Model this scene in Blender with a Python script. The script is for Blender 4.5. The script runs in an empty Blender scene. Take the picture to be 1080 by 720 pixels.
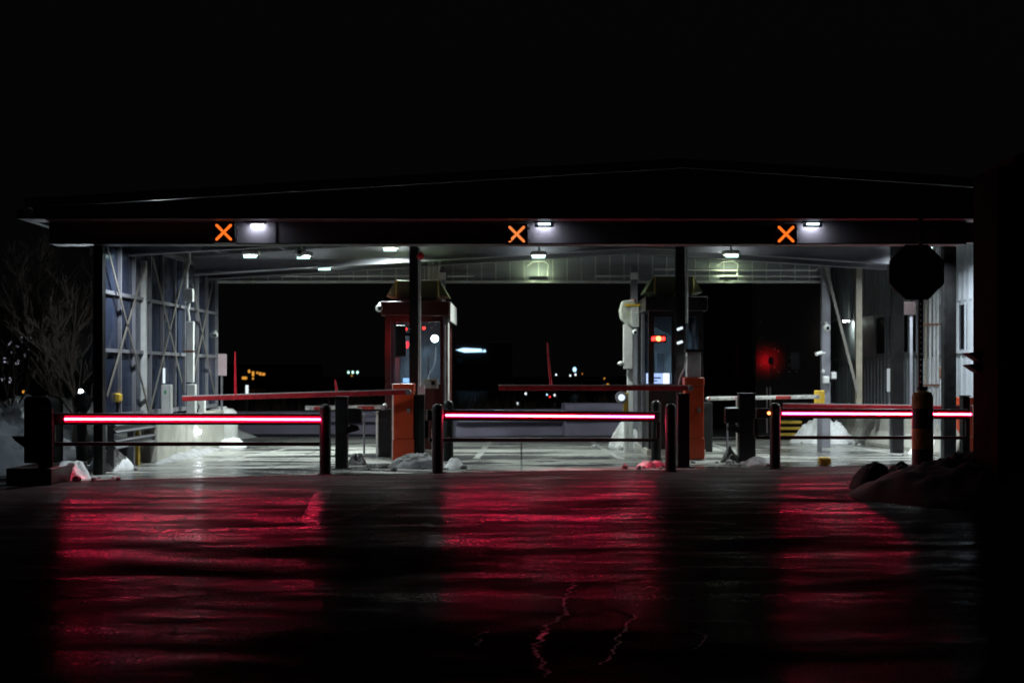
import bpy, bmesh, math, random
from mathutils import Vector, Matrix, noise

C = bpy.context.scene.collection
scene = bpy.context.scene
CAMZ = 1.6
F = 1500.0          # focal length in photo pixels
VX, VY = 550.0, 395.0


def X(px, Y): return (px - VX) * Y / F
def Z(py, Y): return CAMZ + (VY - py) * Y / F
def GY(py): return CAMZ * F / (py - VY)
def P(px, py, Y): return Vector((X(px, Y), Y, Z(py, Y)))
def G(px, py):
    Y = GY(py)
    return Vector((X(px, Y), Y, 0))


# ------------------------------------------------------------------ materials
def nt(name):
    m = bpy.data.materials.new(name)
    m.use_nodes = True
    t = m.node_tree
    t.nodes.clear()
    out = t.nodes.new('ShaderNodeOutputMaterial')
    return m, t, out


def N(t, kind, **kw):
    n = t.nodes.new(kind)
    for k, v in kw.items():
        if k in n.inputs.keys():
            n.inputs[k].default_value = v
        else:
            setattr(n, k, v)
    return n


def L(t, a, b): t.links.new(a, b)


def mapping(t, scale=(1, 1, 1)):
    tc = N(t, 'ShaderNodeTexCoord')
    mp = N(t, 'ShaderNodeMapping')
    mp.inputs['Scale'].default_value = scale
    L(t, tc.outputs['Object'], mp.inputs['Vector'])
    return mp.outputs['Vector']


def ramp(t, fac, stops):
    r = N(t, 'ShaderNodeValToRGB')
    e = r.color_ramp.elements
    while len(e) < len(stops):
        e.new(0.5)
    for el, (p, c) in zip(e, stops):
        el.position = p
        el.color = (*c, 1) if not isinstance(c, (int, float)) else (c, c, c, 1)
    L(t, fac, r.inputs['Fac'])
    return r.outputs['Color']


def mat(name, col, rough=0.5, metal=0.0, var=0.25, scale=6.0, bump=0.15, dirt=None, stretch=(1, 1, 1), spec=0.5):
    m, t, out = nt(name)
    b = N(t, 'ShaderNodeBsdfPrincipled')
    b.inputs['Metallic'].default_value = metal
    b.inputs['Specular IOR Level'].default_value = spec
    v = mapping(t, stretch)
    n1 = N(t, 'ShaderNodeTexNoise', Scale=scale, Detail=6.0, Roughness=0.65)
    L(t, v, n1.inputs['Vector'])
    lo = tuple(c * (1 - var) for c in col)
    hi = tuple(min(1, c * (1 + var)) for c in col)
    c = ramp(t, n1.outputs['Fac'], [(0.3, lo), (0.7, hi)])
    if dirt:
        n2 = N(t, 'ShaderNodeTexNoise', Scale=scale * 0.45, Detail=8.0, Roughness=0.7)
        L(t, v, n2.inputs['Vector'])
        f = ramp(t, n2.outputs['Fac'], [(0.52, 0.0), (0.68, 0.8)])
        mx = N(t, 'ShaderNodeMix', data_type='RGBA')
        L(t, f, mx.inputs[0])
        L(t, c, mx.inputs[6])
        mx.inputs[7].default_value = (*dirt, 1)
        c = mx.outputs[2]
    L(t, c, b.inputs['Base Color'])
    r = ramp(t, n1.outputs['Fac'], [(0.3, max(0.03, rough - 0.12)), (0.7, min(1, rough + 0.12))])
    L(t, r, b.inputs['Roughness'])
    if bump:
        n3 = N(t, 'ShaderNodeTexNoise', Scale=scale * 9, Detail=4.0)
        L(t, v, n3.inputs['Vector'])
        bp = N(t, 'ShaderNodeBump', Strength=bump, Distance=0.01)
        L(t, n3.outputs['Fac'], bp.inputs['Height'])
        L(t, bp.outputs['Normal'], b.inputs['Normal'])
    L(t, b.outputs[0], out.inputs[0])
    return m


def emit(name, col, s):
    m, t, out = nt(name)
    e = N(t, 'ShaderNodeEmission')
    e.inputs['Color'].default_value = (*col, 1)
    e.inputs['Strength'].default_value = s
    L(t, e.outputs[0], out.inputs[0])
    return m


def glass(name, tint=(0.8, 0.85, 0.9), refl=0.02):
    m, t, out = nt(name)
    tr = N(t, 'ShaderNodeBsdfTransparent')
    tr.inputs['Color'].default_value = (*tint, 1)
    gl = N(t, 'ShaderNodeBsdfGlossy')
    gl.inputs['Roughness'].default_value = 0.04
    lw = N(t, 'ShaderNodeLayerWeight', Blend=0.25)
    ad = N(t, 'ShaderNodeMath', operation='MULTIPLY_ADD')
    ad.inputs[1].default_value = 0.5
    ad.inputs[2].default_value = refl
    L(t, lw.outputs['Fresnel'], ad.inputs[0])
    mx = N(t, 'ShaderNodeMixShader')
    L(t, ad.outputs[0], mx.inputs[0])
    L(t, tr.outputs[0], mx.inputs[1])
    L(t, gl.outputs[0], mx.inputs[2])
    L(t, mx.outputs[0], out.inputs[0])
    return m


def asphalt():
    m, t, out = nt('wet_asphalt')
    b = N(t, 'ShaderNodeBsdfPrincipled')
    v = mapping(t)
    # slowly varying wetness, patches of film and dry bands across the road
    vs = mapping(t, (0.32, 0.9, 1))
    big = N(t, 'ShaderNodeTexNoise', Scale=0.75, Detail=7.0, Roughness=0.62, Distortion=0.6)
    L(t, vs, big.inputs['Vector'])
    mid = N(t, 'ShaderNodeTexNoise', Scale=1.7, Detail=7.0, Roughness=0.68)
    L(t, vs, mid.inputs['Vector'])
    fine = N(t, 'ShaderNodeTexNoise', Scale=38.0, Detail=4.0, Roughness=0.8)
    L(t, v, fine.inputs['Vector'])
    # crazed small cracks
    dv = N(t, 'ShaderNodeTexNoise', Scale=0.9, Detail=4.0)
    L(t, v, dv.inputs['Vector'])
    ma = N(t, 'ShaderNodeMix', data_type='RGBA')
    ma.inputs[0].default_value = 0.25
    L(t, v, ma.inputs[6]); L(t, dv.outputs['Color'], ma.inputs[7])
    vo = N(t, 'ShaderNodeTexVoronoi', feature='DISTANCE_TO_EDGE', Scale=0.85)
    L(t, ma.outputs[2], vo.inputs['Vector'])
    vc = N(t, 'ShaderNodeMapRange')
    vc.inputs['From Min'].default_value = 0.004
    vc.inputs['From Max'].default_value = 0.022
    vc.inputs['To Min'].default_value = 0.8
    vc.inputs['To Max'].default_value = 0
    L(t, vo.outputs['Distance'], vc.inputs['Value'])
    gate = ramp(t, big.outputs['Fac'], [(0.55, 0.0), (0.66, 0.15)])
    vm = N(t, 'ShaderNodeMath', operation='MULTIPLY')
    L(t, vc.outputs[0], vm.inputs[0]); L(t, gate, vm.inputs[1])
    crack = vm.outputs[0]
    col = ramp(t, big.outputs['Fac'], [(0.3, (0.02, 0.02, 0.021)), (0.5, (0.045, 0.045, 0.045)), (0.72, (0.075, 0.073, 0.073))])
    fcol = ramp(t, fine.outputs['Fac'], [(0.34, 0.35), (0.68, 1.9)])
    mu = N(t, 'ShaderNodeMix', data_type='RGBA', blend_type='MULTIPLY')
    mu.inputs[0].default_value = 1
    L(t, col, mu.inputs[6]); L(t, fcol, mu.inputs[7])
    dk = N(t, 'ShaderNodeMix', data_type='RGBA')
    L(t, crack, dk.inputs[0]); L(t, mu.outputs[2], dk.inputs[6])
    dk.inputs[7].default_value = (0.006, 0.006, 0.006, 1)
    L(t, dk.outputs[2], b.inputs['Base Color'])
    r1 = ramp(t, big.outputs['Fac'], [(0.36, 0.46), (0.45, 0.24), (0.55, 0.15), (0.68, 0.30)])
    r2 = ramp(t, mid.outputs['Fac'], [(0.35, 0.10), (0.65, -0.0)])
    ra = N(t, 'ShaderNodeMath', operation='ADD')
    L(t, r1, ra.inputs[0]); L(t, r2, ra.inputs[1])
    rc = N(t, 'ShaderNodeMath', operation='MULTIPLY_ADD', use_clamp=True)
    L(t, crack, rc.inputs[0]); rc.inputs[1].default_value = 0.5; L(t, ra.outputs[0], rc.inputs[2])
    L(t, rc.outputs[0], b.inputs['Roughness'])
    spm = ramp(t, mid.outputs['Fac'], [(0.38, 0.05), (0.48, 0.24), (0.58, 0.55), (0.70, 0.8)])
    bgm = ramp(t, big.outputs['Fac'], [(0.36, 0.22), (0.48, 0.75), (0.62, 1.0)])
    grit = ramp(t, fine.outputs['Fac'], [(0.43, 0.0), (0.51, 0.6), (0.60, 3.0)])
    w1 = N(t, 'ShaderNodeMath', operation='MULTIPLY')
    L(t, spm, w1.inputs[0]); L(t, grit, w1.inputs[1])
    wet = N(t, 'ShaderNodeMath', operation='MULTIPLY', use_clamp=True)
    # drier towards the camera, set so that the red reflections fade there
    sp3 = N(t, 'ShaderNodeSeparateXYZ'); L(t, v, sp3.inputs[0])
    lat = N(t, 'ShaderNodeMath', operation='MULTIPLY_ADD'); lat.inputs[1].default_value = -0.18
    L(t, sp3.outputs[0], lat.inputs[0]); L(t, sp3.outputs[1], lat.inputs[2])
    lat2 = N(t, 'ShaderNodeMath', operation='MULTIPLY_ADD'); lat2.inputs[1].default_value = 9.0
    L(t, big.outputs['Fac'], lat2.inputs[0]); L(t, lat.outputs[0], lat2.inputs[2])
    far = N(t, 'ShaderNodeMapRange')
    far.inputs['From Min'].default_value = 10.5; far.inputs['From Max'].default_value = 21.0
    far.inputs['To Min'].default_value = 0.16; far.inputs['To Max'].default_value = 0.85
    L(t, lat2.outputs[0], far.inputs['Value'])
    w2 = N(t, 'ShaderNodeMath', operation='MULTIPLY')
    L(t, w1.outputs[0], w2.inputs[0]); L(t, far.outputs[0], w2.inputs[1])
    L(t, w2.outputs[0], wet.inputs[0]); L(t, bgm, wet.inputs[1])
    b.inputs['Specular IOR Level'].default_value = 0.4
    dry = N(t, 'ShaderNodeBsdfDiffuse')
    L(t, dk.outputs[2], dry.inputs['Color'])
    # relief: swells, ruts, aggregate, crack grooves
    h = N(t, 'ShaderNodeMath', operation='MULTIPLY_ADD')
    L(t, mid.outputs['Fac'], h.inputs[0]); h.inputs[1].default_value = 0.75
    hh = N(t, 'ShaderNodeMath', operation='MULTIPLY'); hh.inputs[1].default_value = 0.02
    L(t, fine.outputs['Fac'], hh.inputs[0]); L(t, hh.outputs[0], h.inputs[2])
    h2 = N(t, 'ShaderNodeMath', operation='MULTIPLY_ADD')
    L(t, crack, h2.inputs[0]); h2.inputs[1].default_value = -1.5; L(t, h.outputs[0], h2.inputs[2])
    h3 = N(t, 'ShaderNodeMath', operation='MULTIPLY_ADD')
    L(t, big.outputs['Fac'], h3.inputs[0]); h3.inputs[1].default_value = 3.2; L(t, h2.outputs[0], h3.inputs[2])
    bp = N(t, 'ShaderNodeBump', Strength=0.75, Distance=0.02)
    L(t, h3.outputs[0], bp.inputs['Height'])
    L(t, bp.outputs['Normal'], b.inputs['Normal'])
    ms = N(t, 'ShaderNodeMixShader')
    L(t, wet.outputs[0], ms.inputs[0]); L(t, dry.outputs[0], ms.inputs[1]); L(t, b.outputs[0], ms.inputs[2])
    L(t, ms.outputs[0], out.inputs[0])
    return m


def concrete_wet():
    m, t, out = nt('wet_concrete')
    b = N(t, 'ShaderNodeBsdfPrincipled')
    v = mapping(t)
    vs = mapping(t, (0.35, 1.0, 1))
    big = N(t, 'ShaderNodeTexNoise', Scale=0.7, Detail=9.0, Roughness=0.7, Distortion=1.1)
    L(t, vs, big.inputs['Vector'])
    fine = N(t, 'ShaderNodeTexNoise', Scale=30.0, Detail=4.0, Roughness=0.7)
    L(t, v, fine.inputs['Vector'])
    c1 = ramp(t, big.outputs['Fac'], [(0.36, (0.035, 0.036, 0.036)), (0.45, (0.14, 0.142, 0.138)), (0.54, (0.32, 0.32, 0.30)), (0.68, (0.55, 0.55, 0.52))])
    c2 = ramp(t, fine.outputs['Fac'], [(0.3, 0.72), (0.7, 1.15)])
    mu = N(t, 'ShaderNodeMix', data_type='RGBA', blend_type='MULTIPLY')
    mu.inputs[0].default_value = 1
    L(t, c1, mu.inputs[6]); L(t, c2, mu.inputs[7])
    # expansion joints between slabs
    br = N(t, 'ShaderNodeTexBrick', Scale=1.0)
    br.offset = 0.0
    br.inputs['Color1'].default_value = (1, 1, 1, 1)
    br.inputs['Color2'].default_value = (0.85, 0.86, 0.84, 1)
    br.inputs['Mortar'].default_value = (0.12, 0.12, 0.12, 1)
    br.inputs['Mortar Size'].default_value = 0.018
    br.inputs['Brick Width'].default_value = 4.3
    br.inputs['Row Height'].default_value = 4.1
    L(t, v, br.inputs['Vector'])
    m2 = N(t, 'ShaderNodeMix', data_type='RGBA', blend_type='MULTIPLY')
    m2.inputs[0].default_value = 1
    L(t, mu.outputs[2], m2.inputs[6]); L(t, br.outputs['Color'], m2.inputs[7])
    L(t, m2.outputs[2], b.inputs['Base Color'])
    r = ramp(t, big.outputs['Fac'], [(0.38, 0.07), (0.48, 0.22), (0.6, 0.6)])
    L(t, r, b.inputs['Roughness'])
    bp = N(t, 'ShaderNodeBump', Strength=0.35, Distance=0.01)
    h = N(t, 'ShaderNodeMath', operation='MULTIPLY_ADD')
    L(t, big.outputs['Fac'], h.inputs[0]); h.inputs[1].default_value = 3.0; L(t, fine.outputs['Fac'], h.inputs[2])
    L(t, h.outputs[0], bp.inputs['Height'])
    L(t, bp.outputs['Normal'], b.inputs['Normal'])
    L(t, b.outputs[0], out.inputs[0])
    return m


def worn_paint(name, col, keep=0.5, rough=0.38, bump=0.4):
    m, t, out = nt(name)
    b = N(t, 'ShaderNodeBsdfPrincipled', Roughness=rough)
    b.inputs['Base Color'].default_value = (*col, 1)
    v = mapping(t)
    n = N(t, 'ShaderNodeTexNoise', Scale=9.0, Detail=8.0, Roughness=0.75)
    L(t, v, n.inputs['Vector'])
    f = ramp(t, n.outputs['Fac'], [(keep - 0.05, 0.0), (keep + 0.08, 0.85)])
    tr = N(t, 'ShaderNodeBsdfTransparent')
    mx = N(t, 'ShaderNodeMixShader')
    L(t, f, mx.inputs[0]); L(t, tr.outputs[0], mx.inputs[1]); L(t, b.outputs[0], mx.inputs[2])
    bp = N(t, 'ShaderNodeBump', Strength=bump, Distance=0.01)
    L(t, n.outputs['Fac'], bp.inputs['Height']); L(t, bp.outputs['Normal'], b.inputs['Normal'])
    L(t, mx.outputs[0], out.inputs[0])
    return m


def ice_mat():
    m, t, out = nt('crack_ice')
    b = N(t, 'ShaderNodeBsdfPrincipled', Roughness=0.09)
    b.inputs['Specular IOR Level'].default_value = 1.0
    b.inputs['Base Color'].default_value = (0.75, 0.75, 0.76, 1)
    v = mapping(t)
    n = N(t, 'ShaderNodeTexNoise', Scale=38.0, Detail=5.0, Roughness=0.8)
    L(t, v, n.inputs['Vector'])
    bp = N(t, 'ShaderNodeBump', Strength=1.0, Distance=0.0009)
    L(t, n.outputs['Fac'], bp.inputs['Height']); L(t, bp.outputs['Normal'], b.inputs['Normal'])
    f = ramp(t, n.outputs['Fac'], [(0.46, 0.0), (0.53, 1.0)])
    tr = N(t, 'ShaderNodeBsdfTransparent')
    mx = N(t, 'ShaderNodeMixShader')
    L(t, f, mx.inputs[0]); L(t, tr.outputs[0], mx.inputs[1]); L(t, b.outputs[0], mx.inputs[2])
    L(t, mx.outputs[0], out.inputs[0])
    return m


def striped(name, c1, c2, period, axis=0, rough=0.45, slant=0.0, duty=0.5):
    m, t, out = nt(name)
    b = N(t, 'ShaderNodeBsdfPrincipled', Roughness=rough)
    v = mapping(t)
    s = N(t, 'ShaderNodeSeparateXYZ'); L(t, v, s.inputs[0])
    a = N(t, 'ShaderNodeMath', operation='MULTIPLY_ADD')
    L(t, s.outputs[2], a.inputs[0]); a.inputs[1].default_value = slant
    L(t, s.outputs[axis], a.inputs[2])
    mo = N(t, 'ShaderNodeMath', operation='PINGPONG'); mo.inputs[1].default_value = period
    L(t, a.outputs[0], mo.inputs[0])
    g = N(t, 'ShaderNodeMath', operation='GREATER_THAN'); g.inputs[1].default_value = period * duty
    L(t, mo.outputs[0], g.inputs[0])
    n = N(t, 'ShaderNodeTexNoise', Scale=12.0, Detail=6.0); L(t, v, n.inputs['Vector'])
    mx = N(t, 'ShaderNodeMix', data_type='RGBA')
    L(t, g.outputs[0], mx.inputs[0])
    mx.inputs[6].default_value = (*c1, 1); mx.inputs[7].default_value = (*c2, 1)
    d = ramp(t, n.outputs['Fac'], [(0.35, 0.6), (0.6, 1.0)])
    mu = N(t, 'ShaderNodeMix', data_type='RGBA', blend_type='MULTIPLY'); mu.inputs[0].default_value = 1
    L(t, mx.outputs[2], mu.inputs[6]); L(t, d, mu.inputs[7])
    L(t, mu.outputs[2], b.inputs['Base Color'])
    L(t, b.outputs[0], out.inputs[0])
    return m


M = {}
M['asphalt'] = asphalt()
M['concrete'] = concrete_wet()
M['line'] = worn_paint('worn_white_paint', (0.62, 0.62, 0.6), 0.46)
M['stopline'] = worn_paint('worn_stop_line_paint', (0.26, 0.26, 0.26), 0.53, 0.22, 0.06)
M['ice'] = ice_mat()
M['matt_black'] = mat('matt_black_paint', (0.004, 0.004, 0.004), 0.8, 0.0, 0.3, 4, 0.06, spec=0.04)
M['black'] = mat('black_painted_steel', (0.012, 0.012, 0.013), 0.45, 0.0, 0.4, 5, 0.1, spec=0.3)
M['fascia'] = mat('fascia_cladding', (0.20, 0.19, 0.205), 0.45, 0.0, 0.12, 2.5, 0.05)
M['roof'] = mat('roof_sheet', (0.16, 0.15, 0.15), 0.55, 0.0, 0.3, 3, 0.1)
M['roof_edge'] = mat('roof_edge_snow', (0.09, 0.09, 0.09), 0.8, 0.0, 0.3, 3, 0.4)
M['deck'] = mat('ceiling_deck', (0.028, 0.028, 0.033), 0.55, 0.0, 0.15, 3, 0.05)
M['steel'] = mat('painted_grey_steel', (0.165, 0.165, 0.19), 0.42, 0.0, 0.18, 4, 0.08, dirt=(0.16, 0.15, 0.145))
M['steel_light'] = mat('pale_painted_steel', (0.52, 0.53, 0.53), 0.45, 0.0, 0.12, 4, 0.08, dirt=(0.3, 0.29, 0.26))
M['brace'] = mat('dull_brace_steel', (0.13, 0.12, 0.105), 0.5, 0.0, 0.2, 4, 0.08)
M['dark_steel'] = mat('dark_weathered_steel', (0.10, 0.09, 0.075), 0.55, 0.0, 0.3, 4, 0.1)
M['steel_tan'] = mat('tan_painted_steel', (0.2, 0.18, 0.135), 0.5, 0.0, 0.2, 4, 0.08, dirt=(0.12, 0.10, 0.07))
M['galv'] = mat('galvanised_steel', (0.45, 0.46, 0.48), 0.4, 0.7, 0.25, 8, 0.1)
M['glaze'] = mat('dirty_dark_glazing', (0.036, 0.046, 0.08), 0.14, 0.0, 0.55, 1.3, 0.04, dirt=(0.075, 0.088, 0.13), stretch=(1, 1, 0.35))
_t = M['glaze'].node_tree
_o = next(n for n in _t.nodes if n.type == 'OUTPUT_MATERIAL')
_b = next(n for n in _t.nodes if n.type == 'BSDF_PRINCIPLED')
_tr = N(_t, 'ShaderNodeBsdfTransparent'); _tr.inputs['Color'].default_value = (.8, .85, .9, 1)
_mx = N(_t, 'ShaderNodeMixShader'); _mx.inputs[0].default_value = 0.62
L(_t, _tr.outputs[0], _mx.inputs[1]); L(_t, _b.outputs[0], _mx.inputs[2]); L(_t, _mx.outputs[0], _o.inputs[0])
M['dwarf'] = mat('cast_concrete', (0.44, 0.43, 0.385), 0.8, 0.0, 0.18, 3, 0.3, dirt=(0.24, 0.23, 0.2))
M['lilac'] = mat('lilac_grey_concrete', (0.27, 0.245, 0.34), 0.7, 0.0, 0.15, 2, 0.2)
M['maroon'] = mat('maroon_booth_paint', (0.085, 0.018, 0.018), 0.38, 0.0, 0.25, 4, 0.06)
M['booth_black'] = mat('black_booth_paint', (0.014, 0.012, 0.013), 0.35, 0.0, 0.3, 4, 0.06)
M['booth_side'] = mat('pale_booth_panel', (0.50, 0.49, 0.47), 0.45, 0.0, 0.12, 4, 0.06, dirt=(0.33, 0.32, 0.3))
M['olive'] = mat('olive_sheet_metal', (0.12, 0.145, 0.075), 0.5, 0.0, 0.2, 4, 0.1)
M['orange'] = mat('orange_powder_coat', (0.52, 0.055, 0.014), 0.4, 0.0, 0.14, 4, 0.05, dirt=(0.30, 0.03, 0.012))
M['yellow'] = mat('yellow_paint', (0.62, 0.40, 0.04), 0.5, 0.0, 0.18, 6, 0.1, dirt=(0.4, 0.24, 0.04))
M['white'] = mat('white_plastic', (0.72, 0.73, 0.72), 0.4, 0.0, 0.06, 4, 0.05, dirt=(0.55, 0.54, 0.5))
M['snow'] = mat('old_snow', (0.86, 0.87, 0.88), 0.85, 0.0, 0.12, 4, 0.9, dirt=(0.36, 0.35, 0.34))
M['dark_snow'] = mat('unlit_dirty_snow', (0.06, 0.06, 0.065), 0.85, 0.0, 0.4, 3, 0.9, dirt=(0.03, 0.03, 0.03))  # dirty snow, its tone darkened further for lying unlit
M['dirty_snow'] = mat('dirty_snow', (0.35, 0.35, 0.36), 0.85, 0.0, 0.4, 3, 0.9, dirt=(0.12, 0.115, 0.11))
M['gravelly'] = mat('dark_slush', (0.05, 0.05, 0.052), 0.5, 0.0, 0.6, 8, 0.9)
M['bark'] = mat('bark', (0.06, 0.044, 0.034), 0.85, 0.0, 0.3, 10, 0.4)
M['header'] = mat('header_sheet', (0.24, 0.25, 0.28), 0.5, 0.0, 0.14, 1.5, 0.05)
M['siding'] = mat('ribbed_wall_siding', (0.42, 0.45, 0.49), 0.55, 0.0, 0.14, 1.5, 0.05, dirt=(0.3, 0.32, 0.345), stretch=(1, 1, 0.4))
M['darkwall'] = mat('dark_brown_cladding', (0.028, 0.02, 0.02), 0.5, 0.0, 0.3, 2.5, 0.12, spec=0.15)
M['window'] = mat('dark_window', (0.008, 0.009, 0.011), 0.06, 0.0, 0.2, 3, 0.0)
M['glass'] = glass('booth_glass')
M['inside'] = mat('booth_interior', (0.16, 0.19, 0.22), 0.6, 0.0, 0.2, 5, 0.05)
M['pinkpanel'] = mat('faded_pink_sign_face', (0.48, 0.36, 0.40), 0.5, 0.0, 0.1, 4, 0.05)
M['red_arm'] = striped('red_arm_paint', (0.5, 0.02, 0.03), (0.42, 0.02, 0.03), 0.5)
M['rw_arm'] = striped('red_white_arm_paint', (0.75, 0.75, 0.72), (0.55, 0.07, 0.06), 0.42, 0, 0.4, 0.0, 0.62)
M['bands'] = striped('yellow_black_bands', (0.42, 0.27, 0.05), (0.02, 0.02, 0.02), 0.31, 2, 0.5, 0.0, 0.5)
M['red_fibre'] = mat('red_fibre_rod', (0.65, 0.015, 0.03), 0.35, 0.0, 0.05, 5, 0.0)
M['tarp'] = mat('clear_grey_tarp', (0.42, 0.43, 0.38), 0.3, 0.0, 0.3, 7, 0.6, dirt=(0.5, 0.44, 0.2))
M['green'] = mat('green_sticker', (0.03, 0.28, 0.1), 0.5)
M['rust'] = mat('rusty_bracket', (0.16, 0.07, 0.04), 0.7, 0.0, 0.4, 8, 0.3)

E = {}
E['led_core'] = emit('red_led_core', (1.0, 0.024, 0.098), 84.0)
E['led_red'] = emit('red_led_diffuser', (1.0, 0.004, 0.030), 0.95)
E['led_dim'] = emit('dim_red_led_diffuser', (1.0, 0.003, 0.02), 0.2)
E['lamp'] = emit('ceiling_lamp_glow', (0.88, 1.0, 0.95), 1900.0)
E['lamp_left'] = emit('left_ceiling_lamp_glow', (0.88, 1.0, 0.97), 800.0)
E['lamp_low'] = emit('added_rear_lamp_glow', (0.85, 0.95, 1.0), 1700.0)
E['lamp_side_low'] = emit('weak_ceiling_lamp_glow', (0.85, 0.95, 1.0), 1100.0)
E['lamp_wall'] = emit('wall_lamp_glow', (0.86, 1.0, 0.9), 60.0)
E['lamp_front'] = emit('added_front_lamp_glow', (0.85, 0.95, 1.0), 1000.0)
E['lamp_side'] = emit('ceiling_lamp_side_glow', (0.62, 1.0, 0.92), 1.9)
E['lampg'] = emit('greenish_lamp_glow', (0.78, 1.0, 0.58), 60.0)
E['wash'] = emit('wash_lamp_glow', (0.80, 0.84, 1.0), 58.0)
E['wash_side'] = emit('wash_lamp_front_glow', (0.6, 0.86, 1.0), 4.0)
E['cross'] = emit('orange_cross_led', (1.0, 0.16, 0.015), 1.35)
E['cross_pale'] = emit('pale_orange_cross_led', (1.0, 0.26, 0.06), 1.15)
E['signal'] = emit('red_signal_lens', (1.0, 0.01, 0.02), 45.0)
E['signal_far'] = emit('far_red_signal_lens', (1.0, 0.01, 0.02), 420.0)
E['beacon'] = emit('red_booth_glow', (1.0, 0.02, 0.015), 9.0)
E['hot'] = emit('red_glow_core', (1.0, 0.18, 0.05), 9.0)
E['screen'] = emit('screen_glow', (0.50, 0.62, 1.0), 1.5)
E['screen_hot'] = emit('screen_bright_half', (0.80, 0.88, 1.0), 2.6)
E['screen_dim'] = emit('blue_monitor_glow', (0.35, 0.6, 1.0), 1.6)
E['boothlamp'] = emit('booth_lamp_glow', (0.86, 1.0, 0.90), 16.0)
E['tube_dim'] = emit('dim_tube_glow', (0.85, 0.95, 1.0), 0.45)
E['tube'] = emit('bluish_white_glow', (0.8, 0.93, 1.0), 1.1)
E['spot'] = emit('small_white_lamp_glow', (0.88, 0.92, 1.0), 22.0)
E['post'] = emit('post_light_glow', (0.8, 0.92, 1.0), 3400.0)
E['farw'] = emit('far_white_lamp_glow', (0.85, 0.95, 1.0), 1.6)
E['farc'] = emit('far_green_lamp_glow', (0.55, 1.0, 0.88), 2.0)
E['faro'] = emit('far_orange_window_glow', (1.0, 0.42, 0.06), 0.9)
E['farb'] = emit('far_blue_sign_glow', (0.42, 0.72, 1.0), 2.2)
E['farr'] = emit('far_red_lamp_glow', (1.0, 0.03, 0.03), 3.0)
E['twig_glint'] = emit('lilac_twig_glint_glow', (0.82, 0.78, 1.0), 0.7)  # glow imitating pale glints on the left twigs


for k, m_ in E.items():
    m_.cycles.emission_sampling = 'AUTO' if k in ('lamp', 'lamp_left', 'lamp_low', 'lamp_side_low', 'lamp_front', 'lamp_wall', 'lampg', 'wash', 'led_core', 'signal', 'signal_far', 'post', 'spot', 'boothlamp') else 'NONE'


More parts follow.
